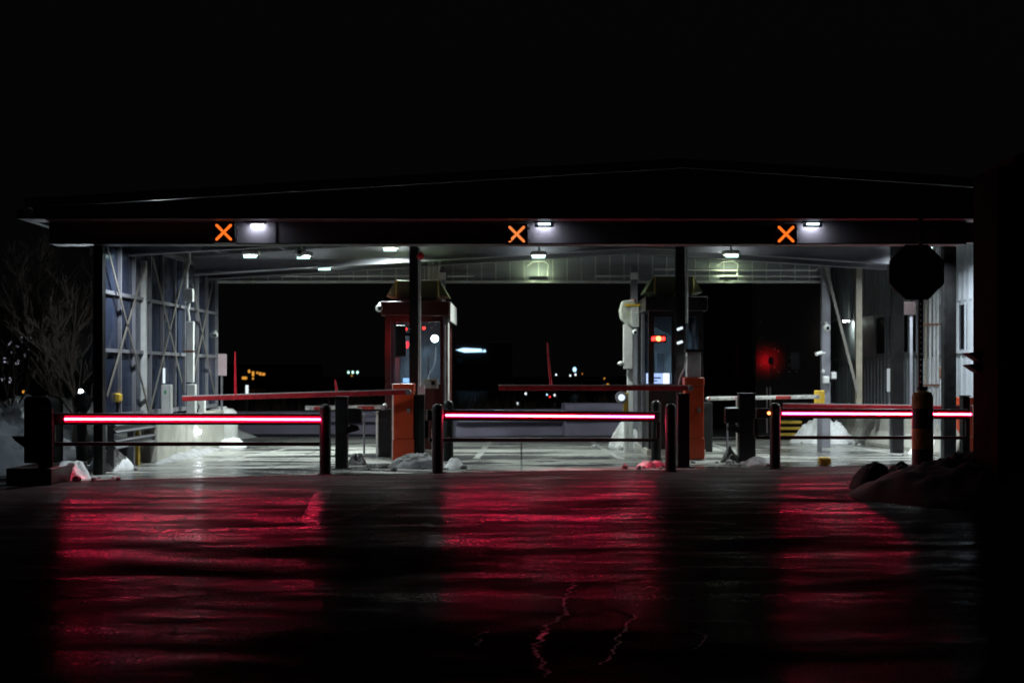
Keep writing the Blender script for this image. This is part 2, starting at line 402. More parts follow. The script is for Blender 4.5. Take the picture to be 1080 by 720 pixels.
# ------------------------------------------------------------------ mesh builder
class MB:
    def __init__(s): s.v, s.f, s.cut = [], [], []

    def add(s, vs, fs):
        o = len(s.v); s.cut.append((o, len(s.f)))
        s.v += [Vector(p) for p in vs]
        s.f += [tuple(i + o for i in f) for f in fs]
        return s

    def box(s, x0, x1, y0, y1, z0, z1):
        return s.add([(x0, y0, z0), (x1, y0, z0), (x1, y1, z0), (x0, y1, z0), (x0, y0, z1), (x1, y0, z1), (x1, y1, z1), (x0, y1, z1)],
                     [(0, 3, 2, 1), (4, 5, 6, 7), (0, 1, 5, 4), (1, 2, 6, 5), (2, 3, 7, 6), (3, 0, 4, 7)])

    def beam(s, p, q, w, h, off=(0, 0, 0)):
        """bar of width w (horizontal, across) and height h from p to q"""
        p, q, off = Vector(p), Vector(q), Vector(off)
        d = (q - p).normalized()
        side = d.cross(Vector((0, 0, 1)))
        if side.length < 1e-4: side = Vector((1, 0, 0))
        side.normalize()
        up = side.cross(d)
        vs = []
        for c in (p, q):
            for a, b in ((-1, -1), (1, -1), (1, 1), (-1, 1)):
                vs.append(c + side * (a * w / 2 + off.x) + up * (b * h / 2 + off.z))
        return s.add(vs, [(0, 1, 2, 3), (7, 6, 5, 4), (0, 4, 5, 1), (1, 5, 6, 2), (2, 6, 7, 3), (3, 7, 4, 0)])

    def tube(s, pts, rs, n=10, cap=True):
        pts = [Vector(p) for p in pts]
        if isinstance(rs, (int, float)): rs = [rs] * len(pts)
        vs, fs = [], []
        ref = None
        for i, p in enumerate(pts):
            d = (pts[min(i + 1, len(pts) - 1)] - pts[max(i - 1, 0)])
            d = d.normalized() if d.length > 1e-9 else Vector((0, 0, 1))
            a = ref if ref is not None and abs(ref.dot(d)) < 0.95 else (Vector((1, 0, 0)) if abs(d.x) < 0.8 else Vector((0, 1, 0)))
            a = (a - d * a.dot(d)).normalized()
            ref = a
            b = d.cross(a)
            for k in range(n):
                an = 2 * math.pi * k / n
                vs.append(p + (a * math.cos(an) + b * math.sin(an)) * rs[i])
        for i in range(len(pts) - 1):
            for k in range(n):
                k2 = (k + 1) % n
                fs.append((i * n + k, i * n + k2, (i + 1) * n + k2, (i + 1) * n + k))
        if cap:
            fs.append(tuple(range(n - 1, -1, -1)))
            fs.append(tuple((len(pts) - 1) * n + k for k in range(n)))
        return s.add(vs, fs)

    def ball(s, c, r, n=12, m=8, sc=(1, 1, 1)):
        c = Vector(c)
        pts, rs = [], []
        vs, fs = [], []
        for i in range(m + 1):
            th = math.pi * i / m
            for k in range(n):
                ph = 2 * math.pi * k / n
                rr = max(math.sin(th), 0.02) * r
                vs.append(c + Vector((rr * math.cos(ph) * sc[0], rr * math.sin(ph) * sc[1], r * math.cos(th) * sc[2])))
        for i in range(m):
            for k in range(n):
                k2 = (k + 1) % n
                fs.append((i * n + k, (i + 1) * n + k, (i + 1) * n + k2, i * n + k2))
        fs.append(tuple(range(n)))
        fs.append(tuple(m * n + k for k in range(n - 1, -1, -1)))
        return s.add(vs, fs)

    def prism(s, poly, a0, a1, axis='y'):
        """poly: list of 2D points; axis y -> (x,z), axis x -> (y,z), axis z -> (x,y)"""
        n = len(poly)

        def pt(u, v, a):
            return {'y': (u, a, v), 'x': (a, u, v), 'z': (u, v, a)}[axis]
        vs = [pt(u, v, a0) for u, v in poly] + [pt(u, v, a1) for u, v in poly]
        fs = [tuple(range(n)), tuple(range(2 * n - 1, n - 1, -1))]
        fs += [(i, i + n, (i + 1) % n + n, (i + 1) % n) for i in range(n)]
        return s.add(vs, fs)


def obj(name, mb, m, parent=None, bevel=0.0, smooth=False, root=None):
    """link the builder (world coordinates) as ONE mesh; children are stored relative to the thing's base"""
    org = Vector((0, 0, 0))
    top = parent
    while top is not None:
        org += top.location
        top = top.parent
    me = bpy.data.meshes.new(name)
    me.from_pydata([p - org for p in mb.v], [], mb.f)
    me.materials.append(m)
    bm = bmesh.new(); bm.from_mesh(me)
    bmesh.ops.recalc_face_normals(bm, faces=bm.faces)
    bm.to_mesh(me); bm.free()
    if smooth:
        me.polygons.foreach_set('use_smooth', [True] * len(me.polygons))
    o = bpy.data.objects.new(name, me)
    C.objects.link(o)
    if parent is not None: o.parent = parent
    if bevel:
        b = o.modifiers.new('bevel', 'BEVEL'); b.width = bevel; b.segments = 2; b.limit_method = 'ANGLE'
    if smooth:
        try:
            me.set_sharp_from_angle(angle=math.radians(40))
        except Exception:
            pass
    return o


def objs(name, mb, m, parent, **kw):
    """every shape added to the builder becomes a part of its own"""
    cuts = mb.cut + [(len(mb.v), len(mb.f))]
    for (v0, f0), (v1, f1) in zip(cuts, cuts[1:]):
        p = MB(); p.v = mb.v[v0:v1]; p.f = [tuple(i - v0 for i in f) for f in mb.f[f0:f1]]
        obj(name, p, m, parent, **kw)


def tag(o, label, cat, group=None):
    o['label'] = label; o['category'] = cat
    if group: o['group'] = group
    return o


def thing(name, label, cat, loc, group=None):
    o = bpy.data.objects.new(name, None)
    o.empty_display_size = 0.2
    C.objects.link(o)
    o.location = loc
    return tag(o, label, cat, group)


def struct(name, mb, m, **kw):
    o = obj(name, mb, m, **kw)
    o['kind'] = 'structure'
    return o


def dup(root, loc, label, group=None):
    r = root.copy(); C.objects.link(r); r.location = loc; r['label'] = label
    if group: r['group'] = group
    for ch in list(root.children):
        c = ch.copy(); C.objects.link(c); c.parent = r
        for g in list(ch.children):
            d = g.copy(); C.objects.link(d); d.parent = c
    return r


# ------------------------------------------------------------------ ground
g = MB(); g.add([(-700, -30, 0), (700, -30, 0), (700, 1200, 0), (-700, 1200, 0)], [(0, 1, 2, 3)])
struct('asphalt_road', g, M['asphalt'])
front = [G(70, 507.5), G(200, 504), G(340, 500.6), G(470, 498.6), G(590, 497), G(700, 495.4), G(860, 492), G(1030, 488)]
g = MB()
vs = [(p.x, p.y, 0.004) for p in front] + [(9.6, 25.9, 0.004), (9.6, 36.5, 0.004), (-7.1, 36.5, 0.004), (-7.1, front[0].y, 0.004)]
g.add(vs, [tuple(range(len(vs)))])
struct('concrete_pavement', g, M['concrete'])


def stripe(p, q, w, z=0.008):
    p, q = Vector((p.x, p.y, z)), Vector((q.x, q.y, z))
    d = (q - p).normalized(); s = Vector((-d.y, d.x, 0)) * w / 2
    return [p - s, q - s, q + s, p + s]


g = MB()
for a, b, w in ((G(519, 463), G(502, 484), 0.13), (G(622, 465), G(655, 484), 0.13), (G(853, 463), G(950, 480), 0.14),
                (G(330, 468), G(230, 487), 0.12), (G(750, 468), G(790, 482), 0.12)):
    g.add(stripe(a, b, w), [(0, 1, 2, 3)])
struct('lane_line', g, M['line'])
g = MB()
g.add(stripe(G(150, 560.5), G(455, 553), 0.26, 0.004), [(0, 1, 2, 3)])
g.add(stripe(G(468, 550.5), G(700, 545), 0.26, 0.004), [(0, 1, 2, 3)])
g.add(stripe(G(770, 541.5), G(895, 536), 0.26, 0.004), [(0, 1, 2, 3)])
g.add(stripe(G(341, 517), G(326, 554), 0.22, 0.004), [(0, 1, 2, 3)])
g.add(stripe(G(345, 551), G(412, 529), 0.17, 0.004), [(0, 1, 2, 3)])
struct('stop_line', g, M['stopline'])

rnd = random.Random(4)


def crack(pts, w, ice=True):
    g = MB(); pl = [G(*p) for p in pts]
    fin = []
    for a, b in zip(pl, pl[1:]):
        n = max(2, int((b - a).length / 0.06))
        for i in range(n):
            fin.append(a.lerp(b, i / n) + Vector((rnd.uniform(-.025, .025), rnd.uniform(-.02, .02), 0)) + (Vector((0, 0, 0)) if ice else Vector((noise.noise((a.x + i * .06, 1, w * 50)) * .12, noise.noise((a.x + i * .05, 7, w * 90)) * .2, 0))))
    fin.append(pl[-1])
    vs, fs = [], []
    for i, p in enumerate(fin):
        d = fin[min(i + 1, len(fin) - 1)] - fin[max(i - 1, 0)]
        d.normalize(); s = Vector((-d.y, d.x, 0))
        ww = w * rnd.uniform(0.35, 1.0) * (0.3 if i in (0, len(fin) - 1) else 1)
        for k, zz in ((-1, .006 if ice else .0025), (0, (.0075 + rnd.uniform(0, .0015)) if ice else .0035), (1, .006 if ice else .0025)):
            q = p + s * ww * k * .5
            vs.append((q.x, q.y, zz))
    for i in range(len(fin) - 1):
        for k in range(2):
            fs.append((i * 3 + k, i * 3 + k + 1, i * 3 + k + 4, i * 3 + k + 3))
    g.add(vs, fs)
    return g


struct('pavement_crack', crack([(606, 614), (596, 630), (592, 640), (599, 647), (576, 660), (573, 672), (563, 684), (568, 694)], 0.038), M['ice'])
struct('pavement_crack', crack([(568, 694), (575, 707), (578, 716)], 0.035), M['ice'])
struct('pavement_crack', crack([(669, 649), (661, 662), (650, 675), (651, 682), (641, 694), (634, 702)], 0.026), M['ice'])
struct('pavement_crack', crack([(518, 665), (502, 671), (506, 682)], 0.022), M['ice'])
struct('pavement_crack', crack([(733, 665), (744, 671), (738, 680), (728, 686)], 0.022), M['ice'])

M['seam'] = mat('crack_seal_tar', (0.006, 0.006, 0.006), 0.8, 0.0, 0.3, 8, 0.2, spec=0.1)  # dark matt seal colour along the cracks
for pts, w in (([(80, 628), (175, 631), (230, 627), (280, 625), (360, 623), (430, 617), (490, 615), (540, 613.5), (604, 614), (650, 612), (700, 608), (760, 607), (830, 601), (905, 598)], .06),
               ([(300, 626), (350, 618), (410, 621), (470, 610), (540, 611), (600, 609), (690, 601)], .035),
               ([(599, 640), (631, 638), (655, 643), (669, 650)], .04), ([(470, 655), (502, 658), (540, 657), (572, 661)], .03),
               ([(577, 709), (612, 708), (642, 697), (655, 684)], .03), ([(670, 653), (706, 655), (733, 665)], .025),
               ([(575, 669), (620, 667), (658, 664), (704, 667), (740, 664)], .03), ([(573, 680), (625, 683), (668, 690), (742, 684), (775, 690)], .022),
               ([(40, 515), (150, 516), (250, 514.5), (340, 514), (430, 511), (520, 510), (610, 507.5), (700, 508)], .05),
               ([(190, 575), (260, 580), (330, 574), (380, 566), (450, 563), (560, 565), (640, 560), (760, 552), (860, 548)], .07),
               ([(606, 614), (596, 630), (592, 640), (599, 647), (576, 660), (573, 672), (563, 684), (568, 694), (575, 707), (580, 719)], .06)):
    struct('pavement_crack', crack(pts, w, False), M['seam'])

# ------------------------------------------------------------------ canopy
YF, YB = 22.5, 31.65
XL, XR = -6.79, 7.9
PEAKX = 2.5


def roofz(x):
    return 4.9 - (PEAKX - x) * 0.061 if x < PEAKX else 4.9 - (x - PEAKX) * 0.066


can = thing('canopy', 'wide dark gabled canopy roof over the three checkpoint lanes', 'canopy', (0.3, 27, 0))
x0, x1 = -7.62, 8.6
g = MB()
poly = [(x0, roofz(x0)), (PEAKX, 4.9), (x1, roofz(x1)), (x1, roofz(x1) - 0.12), (PEAKX, 4.78), (x0, roofz(x0) - 0.12)]
g.prism(poly, 21.8, 32.2, 'y')
obj('roof', g, M['roof'], can)
g = MB()
for a, b in ((x0, PEAKX), (PEAKX, x1)):
    n = 40
    for i in range(n):
        u, w = a + (b - a) * i / n, a + (b - a) * (i + 1) / n
        h0, h1 = 0.02 + 0.02 * noise.noise((u * 1.7, 0, 3)), 0.02 + 0.02 * noise.noise((w * 1.7, 0, 3))
        g.add([(u, 21.82, roofz(u) + .003), (w, 21.82, roofz(w) + .003), (w, 22.3, roofz(w) + .003), (u, 22.3, roofz(u) + .003),
               (u, 21.84, roofz(u) + .003 + h0), (w, 21.84, roofz(w) + .003 + h1), (w, 22.3, roofz(w) + .006), (u, 22.3, roofz(u) + .006)],
              [(0, 1, 5, 4), (4, 5, 6, 7)])
obj('snow_rim', g, M['roof_edge'], can)
g = MB()
poly = [(x0 + .12, 4.0), (x1 - .1, 4.0), (x1 - .1, roofz(x1) - .13), (PEAKX, 4.77), (x0 + .12, roofz(x0) - .13)]
g.prism(poly, 21.86, 21.92, 'y')
obj('gable_board', g, M['roof'], can)
g = MB(); g.box(x0 - .05, x1, 21.78, 21.855, 3.985, 4.03)
g.box(x0 - .12, x0, 21.8, 32.0, 3.99, 4.13)
obj('gutter', g, M['black'], can, bevel=.008)
g = MB(); g.box(x0 + .02, x1 - .1, 21.93, 22.38, 3.99, 4.02)
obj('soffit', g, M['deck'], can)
fas = MB().box(X(54, YF), X(1018, YF), 22.4, 22.65, 3.672, 4.05)
fo = obj('fascia_beam', fas, M['fascia'], can)
g = MB().box(X(56, YF), X(1016, YF), 22.36, 22.75, 3.650, 3.669)
obj('bottom_flange', g, M['black'], fo)
g = MB()
for px in (291, 470, 700):
    xx = X(px, YF); g.box(xx, xx + .02, 22.385, 22.4, 3.68, 4.04)
objs('panel_joint', g, M['steel'], fo)
# ceiling deck and purlins
g = MB()
n = 60
for a, b in ((x0 + .3, PEAKX), (PEAKX, x1 - .3)):
    for i in range(n):
        u, w = a + (b - a) * i / n, a + (b - a) * (i + 1) / n
        du, dw = (.03 if i % 2 else 0), (.03 if i % 2 else 0)
        g.add([(u, 22.7, roofz(u) - .16 - du), (w, 22.7, roofz(w) - .16 - dw), (w, 31.6, roofz(w) - .16 - dw), (u, 31.6, roofz(u) - .16 - du)], [(0, 1, 2, 3)])
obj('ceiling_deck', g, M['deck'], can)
for yr in (24.6, 29.45, 30.8):
    g = MB()
    for a, b in ((XL, PEAKX), (PEAKX, XR)):
        pa, pb = Vector((a, yr, roofz(a))), Vector((b, yr, roofz(b)))
        for dz, w, h in ((-.30, .16, .02), (-.485, .015, .35), (-.67, .18, .025)):
            g.beam(pa + Vector((0, 0, dz)), pb + Vector((0, 0, dz)), w, h)
    obj('rafter', g, M['steel'], can)
g = MB()
for i, xx in enumerate([-6.2, -4.9, -3.6, -2.3, -1.0, 0.3, 1.6, 3.4, 4.7, 6.0, 7.2]):
    g.box(xx - .03, xx + .03, 22.7, 31.5, roofz(xx) - .275, roofz(xx) - .2)
objs('purlin', g, M['steel'], can)
# rear header, ribbed
g = MB()
hx0, hx1 = X(228, YB), X(868, YB)
for a, b in ((hx0, PEAKX), (PEAKX, hx1)):
    g.prism([(a, 3.69), (b, 3.69), (b, roofz(b) - .2), (a, roofz(a) - .2)], YB, YB + .05, 'y')
hd = obj('header_panel', g, M['header'], can)
g = MB()
xx = hx0 + .2
while xx < hx1 - .05:
    g.box(xx - .012, xx + .012, YB - .014, YB - .001, 3.69, roofz(xx) - .21)
    xx += .317
objs('rib', g, M['steel_light'], hd)
g = MB().box(hx0, hx1, YB - .06, YB + .08, 3.64, 3.688)
obj('bottom_rail', g, M['steel_light'], hd)
g = MB()
g.tube([P(472, 291, 31.5), P(500, 291.5, 31.5)], .02, 6)
g.tube([P(628, 291, 31.5), P(668, 291, 31.5)], .02, 6)
g.tube([P(690, 284, 31.5), P(860, 285, 31.5), P(866, 281, 31.5), P(868, 265, 31.5)], .022, 6)
g.tube([P(690, 290.5, 31.5), P(867, 291.5, 31.5)], .018, 6)
g.tube([P(300, 291, 31.5), P(432, 291, 31.5)], .02, 6)
objs('conduit', g, M['steel_light'], hd, smooth=True)
g = MB()
for px in (568, 768):
    c = P(px, 279, 31.45)
    g.tube([c + Vector((-.25, 0, -.02)), c + Vector((-.12, 0, .07)), c + Vector((.12, 0, .08)), c + Vector((.22, 0, .0)), c + Vector((.2, 0, -.25))], .02, 6)
objs('cable_loop', g, M['steel_light'], hd, smooth=True)
# side columns of the canopy
dark_cols = []
g = MB().box(X(97, 22.6), X(107, 22.6), 22.66, 22.84, 0, 3.648)
obj('column', g, M['black'], can, bevel=.01)
g = MB().box(X(146.5, 25.46), X(154.5, 25.46), 25.4, 25.52, .8, roofz(-6.79) - .7)
obj('column', g, M['steel_light'], can, bevel=.006)
for px, Y, m in ((668.5, 31.5, 'steel'), (466, 31.5, 'steel')):
    g = MB().box(X(px, Y) - .075, X(px, Y) + .075, Y - .08, Y + .08, 0, 4.0)
    c = obj('column', g, M[m], can, bevel=.006)
    q = P(px + .5, 291, Y - .12)
    obj('junction_box', MB().box(q.x - .075, q.x + .075, q.y - .03, q.y + .035, q.z - .075, q.z + .075), M['white'], c, bevel=.01)
g = MB().box(X(866, 31.5), X(875, 31.5), 31.42, 31.58, 0, roofz(6.7) - .25)
obj('column', g, M['steel'], can, bevel=.006)
g = MB().box(X(902, 31.5), X(908.5, 31.5), 31.42, 31.55, .8, 4.4)
obj('column', g, M['steel_tan'], can, bevel=.006)
g = MB().beam(P(870, 278, 31.35), P(905, 416, 31.35), .03, .06)
g.beam(P(904, 263, 31.3), P(919, 255, 29.5), .05, .08)
objs('brace', g, M['brace'], can)
g = MB().box(X(940, 29), X(952, 29), 28.9, 29.1, .0, roofz(7.7) - .2)
obj('column', g, M['black'], can, bevel=.006)
g = MB().box(X(994, 26.5), X(1007, 26.5), 26.4, 26.6, .0, roofz(8) - .2)
obj('column', g, M['black'], can, bevel=.006)
# centre columns (two, in front of the booths)
for px, name in ((436.5, 0), (717, 1)):
    Y = 27.6
    g = MB()
    xc = X(px, Y); w = .165
    g.box(xc - w / 2, xc + w / 2, Y - .09, Y - .075, 0, 4.1)
    g.box(xc - w / 2, xc + w / 2, Y + .075, Y + .09, 0, 4.1)
    g.box(xc - .008, xc + .008, Y - .074, Y + .074, 0, 4.1)
    col = obj('column', g, M['booth_black'], can)
    rod = MB()
    xr = X(px + 6.5, Y)
    rod.tube([(xr, Y - .12, Z(408 if name == 0 else 341, Y)), (xr, Y - .12, Z(262, Y))], .026, 8)
    obj('conduit', rod, M['steel_light'], col, smooth=True)
    if name == 0:
        q = P(444.5, 411, Y - .15)
        obj('junction_box', MB().box(q.x - .065, q.x + .065, q.y - .05, q.y + .03, q.z - .08, q.z + .08), M['pinkpanel'], col, bevel=.008)
        obj('warning_dome', MB().ball(P(443.5, 270, Y - .12), .075), M['red_fibre'], col, smooth=True)
    else:
        for py in (346.5, 361):
            q = P(717, py, Y - .13)
            obj('white_marker', MB().beam(q + Vector((-.055, 0, -.02)), q + Vector((.055, 0, .02)), .03, .05), E['tube'], col, bevel=.01)  # small white marker with a glowing surface
# bundle of pale conduits between booth 1 and roof
g = MB()
for a, b in (((452.5, 300), (452.5, 262)), ((456, 300), (456.5, 262)), ((460, 298), (466, 262)), ((459, 300), (459, 280))):
    g.tube([P(*a, 30.8), P((a[0] + b[0]) / 2, (a[1] + b[1]) / 2, 30.8), P(*b, 30.8)], .035, 8)
objs('conduit', g, M['steel_light'], can, smooth=True)
# snow-dusted eave bits on the left
g = MB().beam(P(63, 256, 23.6), P(97, 265, 22.9), .08, .1)
obj('eave_strut', g, M['steel'], can)

# ------------------------------------------------------------------ left glazed wall
lw = thing('glazed_wall', 'glazed wind wall with X braces along the left lane', 'wall', (XL, 27.3, .82))
Ys = [23.0, 25.46, 28.7, 31.63]
zt = 3.95
g = MB().box(XL - .03, XL - .01, 23.05, 31.6, .9, zt)
obj('glazing', g, M['glaze'], lw)
g = MB()
for px in (107.5, 125, 140, 157, 170, 183, 193, 207, 217, 227.5):
    Y = -XL * F / (VX - px)
    g.box(XL - .008, XL + .05, Y - .025, Y + .025, .88, zt)
for z, h in ((2.95, .06), (2.0, .06), (.92, .08), (3.9, .08)):
    g.box(XL - .006, XL + .043, 23.0, 31.62, z - h / 2, z + h / 2)
objs('frame_bar', g, M['steel'], lw)
g = MB()
for px in (132, 165, 188, 212):
    Y = -XL * F / (VX - px)
    g.box(XL - .2, XL - .06, Y - .12, Y + .12, .88, zt)
objs('outer_stud', g, M['rust'], lw)


def wl(px, py):
    Y = -(XL + .09) * F / (VX - px)
    return Vector((XL + .09, Y, Z(py, Y)))


g = MB()
for a, b in (((112, 255), (157.5, 434)), ((113, 418), (153, 280)), ((161, 272), (194, 412)), ((157.5, 436), (197, 276)),
             ((203, 300), (226, 415)), ((200, 418), (226, 290))):
    g.beam(wl(*a), wl(*b), .012, .06)
objs('cross_brace', g, M['brace'], lw)
g = MB().box(XL - .14, XL + .16, 25.9, 31.7, 0, .82)
g.box(XL - .1, XL + .1, 23.1, 25.9, .78, .86)
dw = tag(obj('dwarf_wall', g, M['dwarf'], bevel=.015), 'pale concrete dwarf wall carrying the glazed left wall', 'low wall')

# ------------------------------------------------------------------ ceiling and wash lamps
LG = 'ceiling lamps under the canopy'


def lamp(loc, label, m='lamp', r=.13, first=None):
    loc = Vector(loc)
    t = thing('ceiling_lamp', label, 'lamp', loc, LG)
    g = MB().box(loc.x - r - .04, loc.x + r + .04, loc.y - .13, loc.y + .13, loc.z + .01, loc.z + .10)
    obj('housing', g, M['white'], t, bevel=.03)
    g = MB().box(loc.x - r, loc.x + r, loc.y - .125, loc.y - .118, loc.z - .05, loc.z + .009)
    df = obj('diffuser', g, E['lamp_side'], t, bevel=.003)
    obj('cut_off', MB().add([(loc.x + a * r, loc.y + b * .117, loc.z + z) for z, a, b in ((-.07, -1, -1), (-.07, 1, -1), (-.03, 1, 1), (-.03, -1, 1), (.009, -1, -1), (.009, 1, -1), (.009, 1, 1), (.009, -1, 1))],
        [(i, (i + 1) % 4, (i + 1) % 4 + 4, i + 4) for i in range(4)]), M['black'], t)
    g = MB().add([(loc.x + a * (r - .015), loc.y + b * .1, loc.z + .006) for a, b in ((-1, -1), (-1, 1), (1, 1), (1, -1))], [(0, 1, 2, 3)])
    obj('lens', g, E[m], df)
    g = MB().tube([loc + Vector((0, 0, .1)), loc + Vector((0, 0, max(.15, roofz(loc.x) - .2 - loc.z)))], .02, 6)
    obj('stem', g, M['steel'], t)
    return t


lamp(P(265, 270, 28.3), 'tilted ceiling lamp nearest the left glazed wall', 'lamp_left')
lamp(P(321, 271, 28.6), 'ceiling lamp beside a white camera in left lane', 'lamp_left')
lamp(P(343, 283, 30.2), 'rearmost ceiling lamp over the left lane', 'lamp_left')
lamp(P(412, 263, 28.8), 'ceiling lamp over left lane, beside the dark booth column')
lamp(P(568, 270.5, 28.8), 'ceiling lamp on rafter over the middle lane', 'lamp')
lamp(P(771, 269.5, 28.8), 'ceiling lamp on rafter over the right lane', 'lamp')
lamp(P(966, 268, 26.0), 'ceiling lamp over right lane, hidden behind the octagonal sign', 'lamp_side_low')
lamp(P(975, 262, 29.0), 'added rear ceiling lamp over right lane, hidden behind the octagonal sign', 'lamp_low')  # unseen lamp added to brighten the right wall
lamp((X(175, 23.5), 23.5, 3.86), 'added front ceiling lamp over left guardrail, hidden behind the fascia', 'lamp_front')  # unseen lamp added to brighten the left snow bank
# ribbed-header lamps (greenish)
for px, lb in ((568, 'greenish lamp lighting the header of middle lane'), (768, 'greenish lamp lighting the header of right lane')):
    p = P(px, 293, 31.4)
    t = thing('header_lamp', lb, 'lamp', p, 'header lamps at the rear of the canopy')
    obj('housing', MB().box(p.x - .2, p.x + .2, p.y - .06, p.y + .03, p.z - .05, p.z - .005), M['steel'], t, bevel=.01)
    obj('diffuser', MB().box(p.x - .18, p.x + .18, p.y - .04, p.y + .028, p.z - .004, p.z + .004), E['lampg'], t)
    obj('lip', MB().box(p.x - .2, p.x + .2, p.y - .075, p.y - .061, p.z - .05, p.z + .03), M['steel'], t)
    obj('bracket', MB().box(p.x - .03, p.x + .03, p.y + .031, YB - .062, p.z - .045, p.z - .015), M['steel'], t)
# the unseen lamps added for spill use the ceiling fitting above
for px, lb in ((270, 'left'), (574, 'middle'), (857, 'right')):
    p = Vector((X(px, 22.25), 22.27, 3.955))
    t = thing('wash_lamp', 'small wash lamp beside the %s orange cross' % lb, 'lamp', p, 'wash lamps on the fascia')
    h = MB().box(p.x - .16, p.x + .16, p.y - .1, p.y + .09, p.z + .012, p.z + .032)
    obj('housing', h, M['black'], t, bevel=.01)
    if px != 270:
        obj('front_lens', MB().box(p.x - .095, p.x + .095, p.y - .09, p.y - .02, p.z - .02, p.z + .011), E['wash_side'], t, bevel=.01)
    d = MB().box(p.x - .11, p.x + .11, p.y + .02, p.y + .08, p.z + .002, p.z + .011)
    obj('diffuser', d, E['wash'], t)
    obj('cut_off', MB().box(p.x - .15, p.x + .15, p.y - .015, p.y - .008, p.z - (.05 if px != 270 else .006), p.z + .011), M['black'], t)
    if px == 270:
        obj('shield', MB().box(p.x - .17, p.x + .17, p.y - .115, p.y - .101, p.z + .012, p.z + .03), M['black'], t)

# orange crosses
CG = 'orange cross lane signals'
for px, py, lb, m in ((236, 245, 'left', 'cross'), (545, 247, 'middle', 'cross_pale'), (829, 247, 'right', 'cross')):
    Y = 22.2
    c = P(px, py, Y)
    t = thing('lane_signal', 'black lane signal with lit orange cross over the %s lane%s' % (lb, ', one corner dead' if lb == 'middle' else ''), 'lane signal', c, CG)
    obj('housing', MB().box(c.x - .175, c.x + .175, Y, Y + .17, c.z - .165, c.z + .165), M['black'], t, bevel=.012)
    g = MB()
    n, pit = 13, .0195
    for i in range(n):
        for j in range(n):
            if abs(i - j) <= 1 or abs(i + j - (n - 1)) <= 1:
                if lb == 'middle' and i <= 1 and j in (1, 2, 3): continue
                u, w = (i - (n - 1) / 2) * pit, (j - (n - 1) / 2) * pit
                g.box(c.x + u - .0088, c.x + u + .0088, Y - .012, Y - .002, c.z + w - .0088, c.z + w + .0088)
    obj('led_cross', g, E[m], t)
    g = MB()
    for dx, dz in ((.19, .09), (.19, -.09)):
        g.tube([(c.x + dx, Y + .02, c.z + dz), (c.x + dx, Y + .06, c.z + dz)], .018, 8)
    objs('bracket_bolt', g, M['galv'], t)

# ------------------------------------------------------------------ bollards
BG = 'round black bollards at the barrier line'
b0 = G(343, 499.8)
bol = thing('bollard', 'round black bollard at right end of the left red light bar', 'bollard', b0, BG)
g = MB().tube([b0, b0 + Vector((0, 0, 1.06)), b0 + Vector((0, 0, 1.10)), b0 + Vector((0, 0, 1.125))], [.092, .092, .075, .03], 20)
obj('post', g, M['black'], bol, smooth=True)
g = MB().tube([b0 + Vector((0, 0, .005)), b0 + Vector((0, 0, .02))], .13, 20)
obj('base_plate', g, M['black'], bol, smooth=True)
g = MB().tube([b0 + Vector((0, 0, 1.0)), b0 + Vector((0, 0, 1.03))], .095, 20)
obj('collar', g, M['black'], bol, smooth=True)
for px, py, lb in ((461.5, 498.5, 'round black bollard left of middle light bar, front of its pair'),
                   (473, 486, 'round bollard glowing red behind the left end of middle light bar'),
                   (692, 486, 'red lit round bollard at the right end of middle light bar'),
                   (707.5, 497, 'round black bollard touching the square post right of middle lane'),
                   (817.5, 494, 'round black bollard at left end of the right red light bar'),
                   (86, 492, 'round dark bollard behind the left end of left light bar')):
    dup(bol, G(px, py), lb)

# square gate posts
def gate_post(px, py, w, top, label, hinge=None):
    b = G(px, py); Y = b.y
    h = Z(top, Y)
    t = thing('gate_post', label, 'gate post', b, 'square black gate posts')
    obj('post', MB().box(b.x - w / 2, b.x + w / 2, Y - .1, Y + .1, 0, h), M['black'], t, bevel=.012)
    obj('cap', MB().box(b.x - w / 2 - .012, b.x + w / 2 + .012, Y - .112, Y + .112, h + .002, h + .022), M['black'], t, bevel=.006)
    obj('base_plate', MB().box(b.x - w / 2 - .06, b.x + w / 2 + .06, Y - .16, Y + .16, .005, .022), M['black'], t)
    if hinge:
        s, hw = hinge
        xa = b.x + s * (w / 2 + .002); xb = xa + s * hw
        za, zb = Z(452, Y), Z(430, Y)
        hg = obj('hinge_box', MB().box(min(xa, xb), max(xa, xb), Y - .12, Y + .1, za + .1, zb), M['black'], t, bevel=.015)
        g = MB().prism([(xa, za + .09), (xb - s * .06, za + .05), (xb - s * .04, za - .02), (xa, za - .08)], Y - .08, Y + .05, 'y')
        obj('hinge_lug', g, M['black'], hg)
        obj('hinge_bolt', MB().tube([(xa + s * .03, Y - .13, za + .06), (xa + s * .03, Y - .1, za + .06)], .022, 8), M['galv'], hg)
    return t


